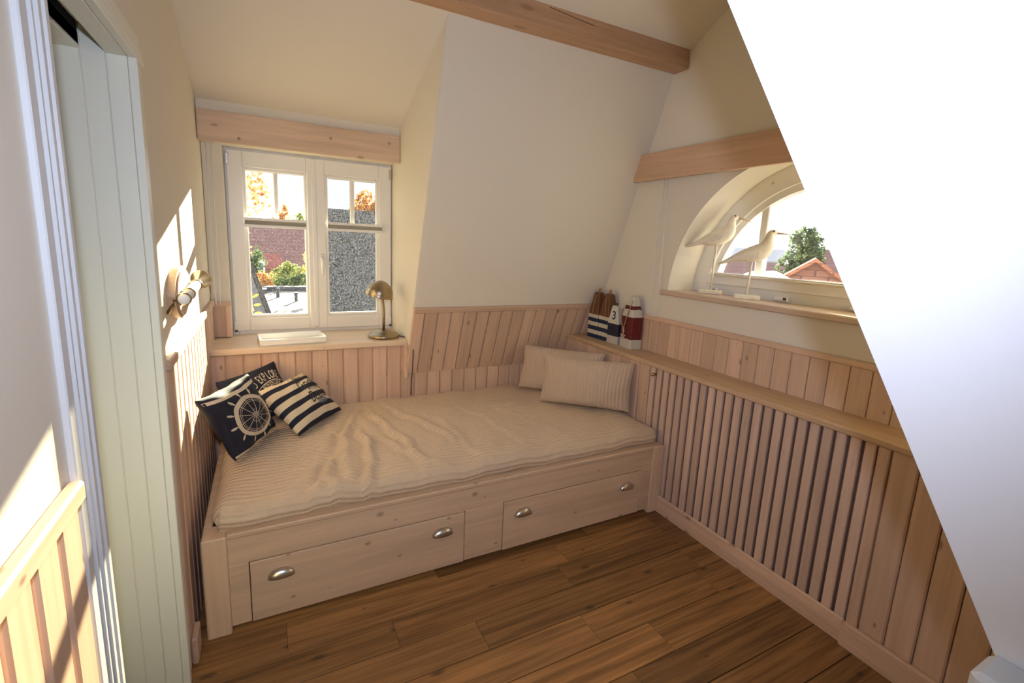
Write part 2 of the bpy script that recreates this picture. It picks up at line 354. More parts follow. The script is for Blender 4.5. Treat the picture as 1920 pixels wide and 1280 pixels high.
# little panel beside the window
npn = G().cbox((-.018, .329, .812), (.073, .345, 1.0), .003).build('nook_panel', PINE['Z'], wf)
box('stile', (.046, .322, .812), (.073, .332, 1.0), PINE['Z'], npn, c=.002); box('top_rail', (-.018, .319, .985), (.073, .332, 1.012), PINE['X'], npn, c=.002)
# right wall: upper boards
W = 2.11
bmu = board_mesh(.0765, .014, .188, .003, PINE['Z'])
y = -.679 + .079 * 8
while y > -2.75:
    place(bmu, 'board', wr, T(V((W2 - .014, y - .0395, .80))) @ RR); y -= .079
G().cbox((W2 - .022, -2.75, .986), (W2 + .0, .1, 1.014), .005).build('wainscot_cap', PINE['Y'], wr)
# right wall: lower panelling (flat boards, slats, flat boards)
lw = box('wall_right_lower', (W + .02, -2.75, 0), (W2, .06, .775), PLASTER, kind='structure', label='low panelled wall under the long wooden shelf')
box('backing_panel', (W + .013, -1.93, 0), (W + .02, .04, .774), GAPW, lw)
bmr = board_mesh(.0785, .014, .775, .005, PINE['Z'])
y = -.814
while y < .02:
    place(bmr, 'board', lw, T(V((W, y + .041, 0))) @ RR); y += .082
bsl = board_mesh(.0345, .014, .775, .003, SLATW, 'slat')
for k in range(23):
    place(bsl, 'slat', lw, T(V((W, -.814 - .048 * k - .024, 0))) @ RR)
G().cbox((W - .012, -1.958, .05), (W + .015, -1.923, .775), .003).build('edge_batten', PINE['Z'], lw)
y = -1.958
while y > -2.74:
    place(bmr, 'board', lw, T(V((W - .004, y - .041, 0))) @ RR); y -= .082
br = G().cbox((W - .014, -1.919, 0), (W, -.978, .092), .005).box((W - .017, -1.919, 0), (W - .0145, -.978, .07)).build('baseboard_right', PINE['Y'], kind='structure', label='pale wood baseboard below the slatted panelling')
G().cbox((W - .026, -2.75, 0), (W - .005, -1.9205, .092), .006).box((W - .03, -2.75, 0), (W - .0265, -1.9205, .066)).build('baseboard_piece', PINE['Y'], br)
kn = empty('panel_knob', (W, -.862, .738), label='small brass knob on the slatted panelling by the pillows', cat='knob')
Mx = frame_mat((W, -.862, .738), (0, 1, 0), (0, 0, 1), (-1, 0, 0))
G().lathe([(.006, 0), (.006, .012)], Mx, 12).build('stem', BRASS, kn, True); G().lathe([(.004, .01), (.010, .014), (.011, .02), (.008, .026), (.001, .028)], Mx, 14).build('head', BRASS, kn, True)
shf = G().cbox((W - .018, -2.75, .776), (W2 - .002, -.045, .801), .004).build('wall_shelf', SHELFW, label='long narrow wooden shelf along the slatted panelling', cat='shelf')

# beam and pelmets
bmn = G().cbox((-.02, -.694, 2.349), (W2, -.592, 2.452), .006).build('ceiling_beam', BEAMW, label='square wooden beam under the ceiling', cat='beam')
G().prism([(1.42, 2.437), (1.66, 2.419), (1.68, 2.4165), (1.66, 2.4155), (1.42, 2.434)], 1, -.6945, -.690).build('drying_crack', plain('crack_dark', (.10, .05, .025), .9), bmn)
pe = empty('window_pelmet', (.48, .2, 1.833), label='pale wooden pelmet board above the casement window', cat='pelmet')
G().cbox((-.019, .20, 1.833), (.983, .222, 1.982), .003).build('front_board', PELW, pe)
for px, pz in ((.16, 1.86), (.60, 1.92), (.92, 1.935)):
    G().lathe([(.0001, 0), (.008, .0), (.008, .003), (.0001, .004)], frame_mat((px, .2005, pz), (1, 0, 0), (0, 0, 1), (0, -1, 0)), 12, False).build('screw_plug', plain('plug', (.36, .30, .19), .6), pe)
pe2 = empty('window_pelmet', (2.246, -1.39, 1.79), label='pale wooden pelmet board above the arched window', cat='pelmet')
yl = -.383
G().prism([(yl, 1.792), (yl - .052, 1.942), (-2.38, 1.942), (-2.42, 1.792)], 0, W2 - .052, W2 - .030).build('front_board', PELWY, pe2)
G().prism([(yl - .056, 1.922), (yl - .05, 1.942), (-2.38, 1.942), (-2.38, 1.922)], 0, W2 - .031, W2).build('top_board', PELWY, pe2)

# ------------------------------------------------------------------ casement window
w1 = empty('window_1', (.53, .44, .80), kind='structure', label='white two-sash casement window')
yf = .42
def ringbox(g, x0, x1, z0, z1, t, y0, y1, c=.004):
    tl, tr, tb, tt = t
    g.cbox((x0, y0, z0), (x0 + tl, y1, z1), c).cbox((x1 - tr, y0, z0), (x1, y1, z1), c)
    g.cbox((x0 + tl, y0, z0), (x1 - tr, y1, z0 + tb), c).cbox((x0 + tl, y0, z1 - tt), (x1 - tr, y1, z1), c); return g
ringbox(G(), .073, .987, .80, 1.85, (.03, .03, .04, .03), yf, yf + .07).build('frame', WINW, w1)
SX = ((.083, .523, .176, .470), (.523, .980, .602, .886))
for si, (x0, x1, gx0, gx1) in enumerate(SX):
    s = ringbox(G(), x0 + .002, x1 - .002, .828, 1.834, (gx0 - x0 - .018, x1 - gx1 - .018, .076, .086), yf - .018, yf + .03)
    s = ringbox(s, gx0 - .022, gx1 + .022, .90, 1.752, (.022, .022, .022, .022), yf - .008, yf + .028, .006).build('sash', WINW, w1)
    box('pane', (gx0 - .005, yf + .012, .915), (gx1 + .005, yf + .016, 1.735), GLASSD if si else GLASS, s)
    G().cbox((gx0, yf - .002, 1.438), (gx1, yf + .028, 1.462), .004).cbox(((gx0 + gx1) / 2 - .0125, yf - .002, 1.462), ((gx0 + gx1) / 2 + .0125, yf + .028, 1.735), .005).build('muntin', WINW, s)
    hx = x0 + .003 if si == 0 else x1 - .013
    for hz, hl in ((1.755, .06), (.835, .055)):
        hg = G().cbox((hx - .004, yf - .026, hz), (hx + .012, yf - .016, hz + hl), .003).build('hinge', WINW if hz < 1 else STEEL, s)
    G().lathe([(.007, 0), (.007, .012)], T(V((hx + .004, yf - .024, .826))), 10).build('hinge_pin', DARKSTEEL, s)
    if si:
        h = G().cbox((.548, yf - .028, 1.225), (.572, yf - .016, 1.285), .004).lathe([(.008, 0), (.008, .03)], frame_mat((.56, yf - .022, 1.262), (1, 0, 0), (0, 0, 1), (0, -1, 0)), 12)
        h.tube([(.56, yf - .052, 1.266), (.56, yf - .055, 1.23), (.56, yf - .052, 1.16)], [.009, .009, .007], 10).build('handle', WHITEP, s, True)
    else:
        G().cbox((x1 - .012, yf - .024, .84), (x1 + .014, yf - .014, 1.83), .004).build('cover_strip', WINW, s)
box('sill', (-.018, .012, .776), (.984, .45, .808), SILLW, w1, c=.005)
for i, (x0, x1, d) in enumerate(((.158, .478, 'beside the dark navy cushions corner'), (.596, .918, 'above the brass desk lamp'))):
    pb = empty('pleated_blind', ((x0 + x1) / 2, .38, 1.426), label=('grey pleated blind drawn together on the sash above the white tray' if i == 0 else 'grey pleated blind drawn together on the sash above the desk lamp'), cat='blind', group='pleated blinds on the casement window')
    G().cbox((x0, .374, 1.461), (x1, .400, 1.476), .002).build('top_rail', WHITEP, pb); G().cbox((x0, .374, 1.424), (x1, .400, 1.439), .002).build('bottom_rail', WHITEP, pb)
    g = G()
    for k in range(5): g.cbox((x0 + .001, .376 + .002 * (k % 2), 1.439 + .0044 * k), (x1 - .001, .398, 1.4434 + .0044 * k), .002)
    g.build('pleats', BLINDF, pb); xm = (x0 + x1) / 2
    G().cbox((xm - .02, .366, 1.466), (xm + .02, .376, 1.474), .003).build('grip', WHITEP, pb)
def bead_chain(name, pts, label):
    g = G().tube(pts, .0022, 6)
    for i in range(0, len(pts)): pass
    return g.build(name, WHITEP, smooth=True, label=label, cat='blind chain')
bead_chain('blind_chain', [(.008, .25, 1.84), (.008, .25, 1.06), (.012, .248, 1.01), (.020, .246, .995), (.030, .248, 1.01), (.032, .25, 1.06), (.032, .25, 1.84)], 'thin white bead chain hanging beside the casement window')
bead_chain('blind_chain', [(W2 - .02, -.62, 1.80), (W2 - .018, -.60, 1.45), (W2 - .018, -.588, 1.07), (W2 - .018, -.60, 1.018), (W2 - .018, -.63, 1.012), (W2 - .018, -.652, 1.03), (W2 - .018, -.658, 1.10), (W2 - .018, -.65, 1.45), (W2 - .02, -.645, 1.80)], 'thin white bead chain looped on the wall beside the arched window')

# ------------------------------------------------------------------ arched window
w2 = empty('window_2', (2.55, AY, AZ), kind='structure', label='white arched window')
def arcband(g, r0, r1, x0, x1, n=36, zc=AZ, a0=0, a1=math.pi):
    vs = []
    for k in range(n + 1):
        t = a0 + (a1 - a0) * k / n; c, s = math.cos(t), math.sin(t)
        vs += [(x0, AY + r0 * c, zc + r0 * s), (x0, AY + r1 * c, zc + r1 * s), (x1, AY + r1 * c, zc + r1 * s), (x1, AY + r0 * c, zc + r0 * s)]
    f = []
    for k in range(n):
        for j in range(4): f.append((4 * k + j, 4 * k + (j + 1) % 4, 4 * k + 4 + (j + 1) % 4, 4 * k + 4 + j))
    f += [(0, 1, 2, 3), (4 * n, 4 * n + 1, 4 * n + 2, 4 * n + 3)]
    return g.add(vs, f)
arcband(G(), .60, .70, 2.50, 2.57).box((2.505, AY - .69, 1.175), (2.57, AY + .69, 1.23)).build('frame', WINW, w2, label='white arched frame')
za = 1.20
s2 = arcband(G(), .567, .612, 2.515, 2.565).cbox((2.49, AY - .60, 1.225), (2.565, AY + .60, 1.284), .006)
for my in (-1.083, -1.713): s2.cbox((2.525, my - .02, 1.28), (2.565, my + .02, 1.158 + math.sqrt(.58 ** 2 - (my - AY) ** 2)), .004)
s2 = s2.build('sash', WINW, w2)
ag = [(AY + .575 * math.cos(math.pi * k / 30), AZ + .575 * math.sin(math.pi * k / 30)) for k in range(31)]
ag = [p for p in ag if p[1] > 1.28]; ag = [(ag[0][0], 1.27)] + ag + [(ag[-1][0], 1.27)]
G().prism(ag, 0, 2.546, 2.549).build('pane', GLASS, s2)
for sy in (-.845, -1.255, -1.60):
    G().cbox((2.478, sy - .035, 1.182), (2.50, sy + .035, 1.204), .004).build('catch', WHITEP, s2); G().cbox((2.474, sy - .03, 1.188), (2.48, sy - .015, 1.20), .001).build('catch_lever', DARKSTEEL, s2)
for t in (.62, .74, .36): 
    G().lathe([(.001, .003), (.006, .002), (.007, 0)], frame_mat((2.4995, AY + .655 * math.cos(math.pi * (1 - t)) * -1, AZ + .655 * math.sin(math.pi * t)), (0, 1, 0), (0, 0, 1), (-1, 0, 0)), 10).build('screw_cap', plain('cap_tan', (.62, .5, .36), .5), s2)
pb = empty('pleated_blind', (2.49, AY, 1.28), label='cream pleated blind folded down on the arched window rail', cat='blind')
G().cbox((2.474, AY - .57, 1.274), (2.492, AY + .55, 1.283), .002).build('bottom_rail', plain('blind_rail', (.70, .62, .46), .4), pb); G().cbox((2.476, AY - .57, 1.284), (2.492, AY + .55, 1.293), .002).build('top_rail', WHITEP, pb)
box('sill', (W2 - .022, AY - .76, 1.148), (2.56, AY + .738, 1.176), SILLY, w2, c=.005)

# ------------------------------------------------------------------ doorway in the left wall
d1 = empty('door_1', (0, -1.5, 0), kind='structure', label='cream painted pocket-door opening')
PROF = [(.0, .20, -.003), (.20, .26, -.010), (.26, .44, -.005), (.44, .50, -.012), (.50, .62, -.008), (.62, .66, -.015), (.66, 1.0, -.011)]
def casing(g, y0, y1, z0, z1):
    for a, b, h in PROF:
        ya = y0 + (y1 - y0) * a; yb = y0 + (y1 - y0) * b
        g.cbox((-.022, min(ya, yb), z0), (h, max(ya, yb), z1), .002)
    return g
YA, YB = -1.160, -1.728
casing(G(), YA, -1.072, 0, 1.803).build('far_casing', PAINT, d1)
casing(G(), YB, -1.806, 0, 1.803).build('near_casing', PAINTDIM, d1)
g = G()
for a, b, h in PROF: g.cbox((-.022, -1.80, 1.803 + .07 * a), (h, -1.074, 1.803 + .07 * b), .002)
g.build('head_casing', PAINT, d1)
for x0, x1, yy, zt in ((-.063, -.0225, YA, 1.803), (-.110, -.0645, YA + .002, 1.9), (-.28, -.1115, YA, 1.803)):
    G().cbox((x0, yy, 0), (x1, YA + .05, zt), .0015).build('jamb_board', PAINT, d1)
G().cbox((-.063, YB - .02, 1.803), (-.0225, YA + .05, 1.84), .0015).build('head_board', PAINT, d1); G().cbox((-.28, YB - .02, 1.803), (-.111, YA + .05, 1.84), .0015).build('head_board', PAINT, d1)
G().box((-.111, YB - .02, 1.87), (-.063, YA + .05, 1.878)).box((-.0635, YB - .02, 1.83), (-.061, YA, 1.878)).box((-.1135, YB - .02, 1.81), (-.111, YA, 1.878)).build('track_cavity', BLACK, d1)
G().cbox((-.093, YB, 1.845), (-.081, YA - .005, 1.865), .002).build('track', DARKSTEEL, d1)
G().cbox((-.28, YB - .015, 0), (-.0225, YB, 1.803), .0015).build('jamb_board', PAINT, d1)
G().box((-1.3, -2.6, -.02), (-.16, -.9, .0)).box((-1.3, -2.6, 2.1), (-.16, -.9, 2.12)).box((-1.32, -2.6, 0), (-1.3, -.9, 2.12)).box((-1.3, -2.62, 0), (-.16, -2.6, 2.12)).box((-1.3, -.92, 0), (-.16, -.9, 2.12)).build('wall_hall', HALL, kind='structure', label='yellowish passage behind the doorway')

# ------------------------------------------------------------------ bed
bed = empty('daybed', (1.07, -.47, 0), label='whitewashed pine daybed with two drawers under the mattress', cat='bed')
BY = -.98
for x0, x1 in ((.024, .098), (2.034, 2.106)):
    G().cbox((x0, BY, 0), (x1, BY + .09, .377), .004).build('post', PINE_BED['Z'], bed)
    G().cbox((x0, -.07, 0), (x1, .035, .377), .004).build('post', PINE_BED['Z'], bed)
    xe = x0 + .01 if x0 < 1 else x1 - .035
    G().cbox((xe - .01 if x0 < 1 else xe, BY + .09, .02), (xe + .018, -.07, .377), .003).build('end_panel', PINE_BED['X'], bed)
G().cbox((.098, BY + .006, .262), (2.034, BY + .03, .366), .002).cbox((.098, BY + .006, .026), (.160, BY + .03, .2615), .002).cbox((.974, BY + .006, .026), (1.157, BY + .03, .2615), .002).cbox((1.965, BY + .006, .026), (2.034, BY + .03, .2615), .002).build('front_rail', PINE_BED['X'], bed)
G().cbox((.098, BY + .0, .364), (2.034, BY + .045, .384), .004).build('top_trim', PINE_BED['X'], bed)
box('base_board', (.1, BY + .1, .25), (2.03, .02, .30), PINE_BED['X'], bed)
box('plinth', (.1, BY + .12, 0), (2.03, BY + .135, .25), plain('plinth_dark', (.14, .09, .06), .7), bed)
def cup(M, parent):
    # bin pull: half dome, open below
    v, f = [], []; n, m = 14, 8
    for i in range(m + 1):
        ph = math.pi / 2 * i / m
        for k in range(n + 1):
            t = math.pi * k / n
            v.append(M @ V((.044 * math.cos(t), .030 * math.sin(t) * math.cos(ph) , .021 * math.sin(ph) * (math.sin(t) ** .6))))
    for i in range(m):
        for k in range(n): f.append((i * (n + 1) + k, i * (n + 1) + k + 1, (i + 1) * (n + 1) + k + 1, (i + 1) * (n + 1) + k))
    o = make('handle', v, f, STEEL, parent, True); md = o.modifiers.new('t', 'SOLIDIFY'); md.thickness = .0022; md.offset = 0
    return o
for x0, x1, hs in ((.163, .971, (.26, .872)), (1.160, 1.962, (1.259, 1.870))):
    d = G().cbox((x0, BY + .004, .024), (x1, BY + .026, .258), .002).build('drawer', PINE_BED['X'], bed)
    for hx in hs:
        o = cup(frame_mat((hx, BY + .004, .182), (1, 0, 0), (0, 0, 1), (0, -1, 0)), d)
# mattress under a quilted cover
FOLD = [((.54, -.47), (.40, -.98), .012), ((.66, -.12), (.50, -.86), .014), ((.74, -.16), (.80, -.92), .011), ((.98, -.30), (1.10, -.95), .005), ((.60, -.36), (.33, -.74), .010), ((.84, -.10), (1.02, -.80), .008), ((1.16, -.20), (1.36, -.90), .004), ((.46, -.66), (.47, -1.02), .008), ((1.40, -.30), (1.55, -.95), .003), ((.62, -.45), (.60, -1.04), .015), ((.70, -.55), (.92, -.98), .007), ((.50, -.55), (.30, -.90), .006)]
def foldz(x, y):
    z = 0
    for i, (a, b, A) in enumerate(FOLD):
        ax, ay = a; bx, by = b; dx, dy = bx - ax, by - ay; L2 = dx * dx + dy * dy
        t = ((x - ax) * dx + (y - ay) * dy) / L2; L = math.sqrt(L2)
        d = ((x - ax) * dy - (y - ay) * dx) / L + .022 * math.sin(5 * t + i * 2.1) + .007 * math.sin(19 * t + i)
        wv = max(0, min(1, (t + .12) / .3)) * max(0, min(1, (1.1 - t) / .3))
        z += 1.5 * A * wv * (math.exp(-(d / (.012 + .012 * t)) ** 2) - .6 * math.exp(-((d - .026) / .016) ** 2))
    return z
def mattress():
    x0, x1, y0, y1, z0, z1 = .055, 2.094, -.958, .028, .335, .468; r = .055
    nx, ny, nb = 130, 72, 7; v, f, uv = [], [], []
    prof = []
    def edge(i, n, a, b):            # position with rounded ends: returns (pos, drop 0..1)
        t = i / n; return a + (b - a) * t
    cols = []
    for i in range(-nb - 4, nx + nb + 5):
        if i < 0:
            k = -i
            if k <= nb: th = math.pi / 2 * k / nb; cols.append((x0 + r - r * math.sin(th), r * (1 - math.cos(th))))
            else: cols.append((x0 + .010 * (k - nb), r + (z1 - r - z0) * (k - nb) / 4))
        elif i > nx:
            k = i - nx
            if k <= nb: th = math.pi / 2 * k / nb; cols.append((x1 - r + r * math.sin(th), r * (1 - math.cos(th))))
            else: cols.append((x1 - .014 * (k - nb), r + (z1 - r - z0) * (k - nb) / 4))
        else: cols.append((x0 + r + (x1 - x0 - 2 * r) * i / nx, 0))
    rows = []
    for i in range(-nb - 4, ny + nb + 5):
        if i < 0:
            k = -i
            if k <= nb: th = math.pi / 2 * k / nb; rows.append((y0 + r - r * math.sin(th), r * (1 - math.cos(th))))
            else: rows.append((y0 + .010 * (k - nb), r + (z1 - r - z0) * (k - nb) / 4))
        elif i > ny:
            k = i - ny
            if k <= nb: th = math.pi / 2 * k / nb; rows.append((y1 - r + r * math.sin(th), r * (1 - math.cos(th))))
            else: rows.append((y1 - .002 * (k - nb), r + (z1 - r - z0) * (k - nb) / 4))
        else: rows.append((y0 + r + (y1 - y0 - 2 * r) * i / ny, 0))
    s = 0; us = []; prev = None
    for c in cols:
        if prev: s += math.hypot(c[0] - prev[0], c[1] - prev[1])
        us.append(s); prev = c
    s = 0; vs_ = []; prev = None
    for c in rows:
        if prev: s += math.hypot(c[0] - prev[0], c[1] - prev[1])
        vs_.append(s); prev = c
    nc = len(cols)
    for j, (yy, dy) in enumerate(rows):
        for i, (xx, dx) in enumerate(cols):
            # corners: pull in so that the plan is rounded
            drop = min(math.hypot(dx, dy), z1 - z0)
            k = min(1, min(dx, dy) / r) if min(dx, dy) > 0 else 0
            px = xx + (0.022 * k if xx < 1 else -.022 * k); py = yy + (.022 * k if yy < -.4 else -.022 * k)
            wob = .0035 * math.sin(17 * xx + 3 * yy) * math.sin(11 * yy + 2) + .003 * math.sin(31 * xx - 13 * yy)
            crown = .010 * math.sin(math.pi * min(1, max(0, (xx - x0) / (x1 - x0)))) * math.sin(math.pi * min(1, max(0, (yy - y0) / (y1 - y0))))
            fz = foldz(xx, yy) * (1 if drop < .02 else max(0, 1 - (drop - .02) / .1))
            bulge = .006 * math.sin(9 * xx) * min(1, dy / r) if yy < -.4 else 0
            v.append((px, py - bulge, z1 - drop + fz + wob * (1 if drop < .09 else .2) + crown)); uv.append((us[i] * 1., vs_[j] * 1.))
    for j in range(len(rows) - 1):
        for i in range(nc - 1): f.append((j * nc + i, j * nc + i + 1, (j + 1) * nc + i + 1, (j + 1) * nc + i))
    return make('mattress', v, f, QUILT, None, True, uvs=uv, label='mattress under a rumpled beige quilted cover on the daybed', cat='mattress')
mattress()

# ------------------------------------------------------------------ cushions and pillows
class Cushion:
    def __init__(s, name, c, U, Vv, t, mat, label, cat, group=None, n=28, pinch=.07, sag=0):
        s.c = V(c); s.U = V(U); s.V = V(Vv); s.N = s.U.cross(s.V).normalized(); s.t = t; s.pinch = pinch; s.sag = sag
        v, f, uv = [], [], []
        for side in (1, -1):
            for j in range(n + 1):
                for i in range(n + 1):
                    a = math.sin(math.pi / 2 * (2 * i / n - 1)); b = math.sin(math.pi / 2 * (2 * j / n - 1))
                    v.append(s.p(a, b, side)); uv.append(((a + 1) / 2, (b + 1) / 2))
        m = (n + 1) ** 2
        for sd in (0, m):
            for j in range(n):
                for i in range(n):
                    q = (sd + j * (n + 1) + i, sd + j * (n + 1) + i + 1, sd + (j + 1) * (n + 1) + i + 1, sd + (j + 1) * (n + 1) + i); f.append(q if sd == 0 else q[::-1])
        me = bpy.data.meshes.new(name); me.from_pydata([tuple(p) for p in v], [], f); ul = me.uv_layers.new()
        for l in me.loops: ul.data[l.index].uv = uv[l.vertex_index]
        bm = bmesh.new(); bm.from_mesh(me); bmesh.ops.remove_doubles(bm, verts=bm.verts, dist=.0006); bmesh.ops.recalc_face_normals(bm, faces=bm.faces); bm.to_mesh(me); bm.free()
        me.materials.append(mat)
        for p in me.polygons: p.use_smooth = True
        s.o = link(bpy.data.objects.new(name, me)); tag(s.o, label, cat, group)
    def p(s, a, b, side=1, off=0):
        h = s.t * (max(0, (1 - a * a)) * max(0, (1 - b * b))) ** .42 * (1 + .16 * math.sin(2.6 * a + 1.1 * b) * math.cos(2.1 * b - .8 * a))
        k = 1 - s.pinch * (1 - b * b); l = 1 - s.pinch * (1 - a * a)
        wr = .004 * math.sin(9 * a) * math.sin(7 * b + 1)
        return s.c + s.U * (a * k) + s.V * (b * l) + s.N * (side * (h + off) + (wr if h > .004 else 0) - s.sag * b * b)
    def prnt(s, name, polys, mat, off=.0012):
        g = G()
        for pl in polys:
            pts = [s.p(a, b, 1, off) for a, b in pl]; g.add(pts, [tuple(range(len(pts)))])
        return g.build(name, mat, s.o)
    def text(s, name, items, mat, off=.0015):
        g = G()
        for body, x, y, size, ang, shear, *cond in items:
            cond = cond[0] if cond else 1
            cu = bpy.data.curves.new('t', 'FONT'); cu.body = body; cu.size = size; cu.align_x = 'CENTER'; cu.align_y = 'CENTER'; cu.shear = shear; cu.offset = .0006 if size > .03 else 0; cu.resolution_u = 3
            ob = bpy.data.objects.new('t', cu); COL.objects.link(ob); dg = bpy.context.evaluated_depsgraph_get(); me = bpy.data.meshes.new_from_object(ob.evaluated_get(dg))
            ca, sa = math.cos(ang), math.sin(ang); lu, lv = s.U.length, s.V.length
            pts = [s.p(x + (q.co.x * cond * ca - q.co.y * sa) / lu, y + (q.co.x * cond * sa + q.co.y * ca) / lv, 1, off) for q in me.vertices]
            g.add(pts, [tuple(p.vertices) for p in me.polygons])
            bpy.data.objects.remove(ob); bpy.data.curves.remove(cu); bpy.data.meshes.remove(me)
        return g.build(name, mat, s.o)
def corners(bl, br, tl, tr=None):
    bl, br, tl = V(bl), V(br), V(tl); tr = V(tr) if tr else br + tl - bl
    return (bl + br + tl + tr) / 4, (br - bl + tr - tl) / 4, (tl - bl + tr - br) / 4
# wheel cushion
c, U, Vv = corners((.095, -.612, .482), (.285, -.283, .482), (.030, -.76, .80), (.145, -.415, .79))
cw = Cushion('cushion', c, U, Vv, .058, NAVY, 'navy cushion printed with a cream ship wheel, leaning on the panelled wall', 'cushion')
def ring(r0, r1, n=48, cx=.02, cy=.0): return [[(cx + r * math.cos(t), cy + r * math.sin(t)) for r, t in ((r0, 2 * math.pi * k / n), (r1, 2 * math.pi * k / n), (r1, 2 * math.pi * (k + 1) / n), (r0, 2 * math.pi * (k + 1) / n))] for k in range(n)]
polys = ring(.56, .68) + ring(.51, .525) + ring(.46, .472)
for k in range(12):
    t = 2 * math.pi * k / 12 + .1; cx, cy = .02, .0; ct, st = math.cos(t), math.sin(t)
    def P(r, d): return (cx + r * ct - d * st, cy + r * st + d * ct)
    for q in range(8): r0 = .03 + .54 * q / 8; r1 = .03 + .54 * (q + 1) / 8; polys.append([P(r0, -.008), P(r1, -.008), P(r1, .008), P(r0, .008)])
    polys.append([P(.69, -.02), P(.72, -.02), P(.78, -.038), P(.86, -.024), P(.885, 0), P(.86, .024), P(.78, .038), P(.72, .02), P(.69, .02)])
cw.prnt('wheel_print', polys, CREAMT)
anc = [[(x - .13, y + .02) for x, y in q_] for q_ in [[(.15, -.25), (.19, -.25), (.19, .1), (.15, .1)], [(.06, .03), (.28, .03), (.28, .07), (.06, .07)]] + [[(.17 + r * math.cos(t), -.08 + r * math.sin(t)) for r, t in ((.15, a), (.20, a), (.20, a + .26), (.15, a + .26))] for a in [math.pi * 1.05 + .26 * k for k in range(11)]] + [[(.17 + r * math.cos(t), .14 + r * math.sin(t)) for r, t in ((.03, a), (.055, a), (.055, a + .63), (.03, a + .63))] for a in [.628 * k for k in range(10)]]]
cw.prnt('anchor_print', anc, GREYT, .0009)
for b0, b1 in ((-.95, -.87), (.80, .89)):
    st = []
    for k in range(24): a0 = -.985 + 1.97 * k / 24; a1 = -.985 + 1.97 * (k + 1) / 24; st.append([(a0, b0), (a1, b0), (a1, b1), (a0, b1)])
    cw.prnt('border_stripe', st, CREAMT, .001)
# striped cushion
c, U, Vv = corners((.357, -.452, .488), (.588, -.160, .488), (.19, -.285, .665), (.40, -.02, .665))
cs = Cushion('cushion', c, U, Vv, .06, STRIPE, 'cream and navy striped cushion with beach lettering', 'cushion')
cs.text('lettering', [('Life is', .25, .80, .05, 0, .35, .8), ('Good', .30, .40, .088, .05, .4, .72), ('AT THE', .42, .13, .034, 0, 0, .9), ('Beach', .34, -.20, .088, .05, .4, .68)], SCRIPT)
sp = []
for k in range(9):
    a0 = math.pi * (.12 + .76 * k / 9); a1 = math.pi * (.12 + .76 * (k + 1) / 9 - .018); cx, cy = .36, -.60
    for r0, r1 in ((.05, .14), (.14, .24)): sp.append([(cx + r0 * math.cos(a0), cy + r0 * math.sin(a0)), (cx + r1 * math.cos(a0), cy + r1 * math.sin(a0)), (cx + r1 * math.cos(a1), cy + r1 * math.sin(a1)), (cx + r0 * math.cos(a1), cy + r0 * math.sin(a1))])
cs.prnt('shell_print', sp, GREYT, .0014)
# lettered cushion in the corner
c, U, Vv = corners((.12, -.34, .488), (.36, -.06, .488), (.03, -.262, .715), (.272, .012, .74))
cx_ = Cushion('cushion', c, U, Vv, .05, NAVY, 'navy cushion with cream lettering standing in the panelled corner', 'cushion')
items = []; word = 'GO EXPLORE'
for i, ch in enumerate(word.replace('G', 'T')):
    t = math.radians(90 - 7.6 * (i - 5.7)); items.append((ch, .32 + .95 * math.cos(t), -.36 + .95 * math.sin(t), .066, t - math.pi / 2, 0, .5))
for i, ch in enumerate('ADVENTURE'):
    t = math.radians(90 - 8 * (i - 4)); items.append((ch, .36 + .63 * math.cos(t), -.36 + .63 * math.sin(t), .036, t - math.pi / 2, 0, .6))
cx_.text('lettering', items, CREAMT)
cx_.prnt('ring_print', [q for q in ring(.72, .745, 48, .36, -.36) + ring(.53, .55, 48, .36, -.36) if max(abs(a) for p in q for a in p) < .96], CREAMT, .001)
# two quilted pillows
c, U, Vv = corners((1.668, -.372, .48), (2.075, -.735, .48), (1.745, -.335, .745), (2.085, -.715, .765))
Cushion('pillow', c, U, Vv, .092, QPIL, 'beige ribbed quilted pillow propped in front of its twin', 'pillow', 'quilted pillows on the bed', pinch=.045)
c, U, Vv = corners((1.680, -.10, .48), (2.045, -.475, .485), (1.75, -.055, .755), (2.085, -.465, .757))
Cushion('pillow', c, U, Vv, .085, QPIL, 'beige ribbed quilted pillow tucked behind the other pillow', 'pillow', 'quilted pillows on the bed', pinch=.045)

# ------------------------------------------------------------------ desk lamp, tray
lx, ly, lz = .872, .140, .808
lp = empty('desk_lamp', (lx, ly, lz), label='brushed brass gooseneck desk lamp with dome shade on the sill', cat='lamp')
G().lathe([(.001, 0), (.088, 0), (.092, .004), (.092, .017), (.088, .021), (.072, .023), (.058, .034), (.036, .042), (.012, .045)], T(V((lx, ly, lz))), 40).build('base', LAMPB, lp, True)
G().tube([(lx, ly, lz + .04), (lx + .001, ly, lz + .13), (lx, ly, lz + .17), (lx - .004, ly, lz + .21), (lx - .012, ly, lz + .25), (lx - .022, ly, lz + .285)], .0085, 14).build('stem', LAMPB, lp, True)
sc = V((.846, .140, 1.066)); Mt = T(sc) @ Matrix.Rotation(math.radians(10), 4, 'Y') @ Matrix.Rotation(math.radians(10), 4, 'X')
prof = [(.082, -.004)] + [(.079 * math.cos(math.pi / 2 * k / 10), .083 * math.sin(math.pi / 2 * k / 10)) for k in range(0, 10)] + [(.001, .083)]
shd = G().lathe(prof, Mt, 36, False).build('shade', LAMPB, lp, True); md = shd.modifiers.new('t', 'SOLIDIFY'); md.thickness = .002
G().lathe([(.014, .06), (.014, .03), (.020, .015), (.022, .0), (.016, -.014), (.004, -.02)], Mt, 16).build('bulb', plain('bulb_glass', (.85, .83, .78), .2), lp, True)
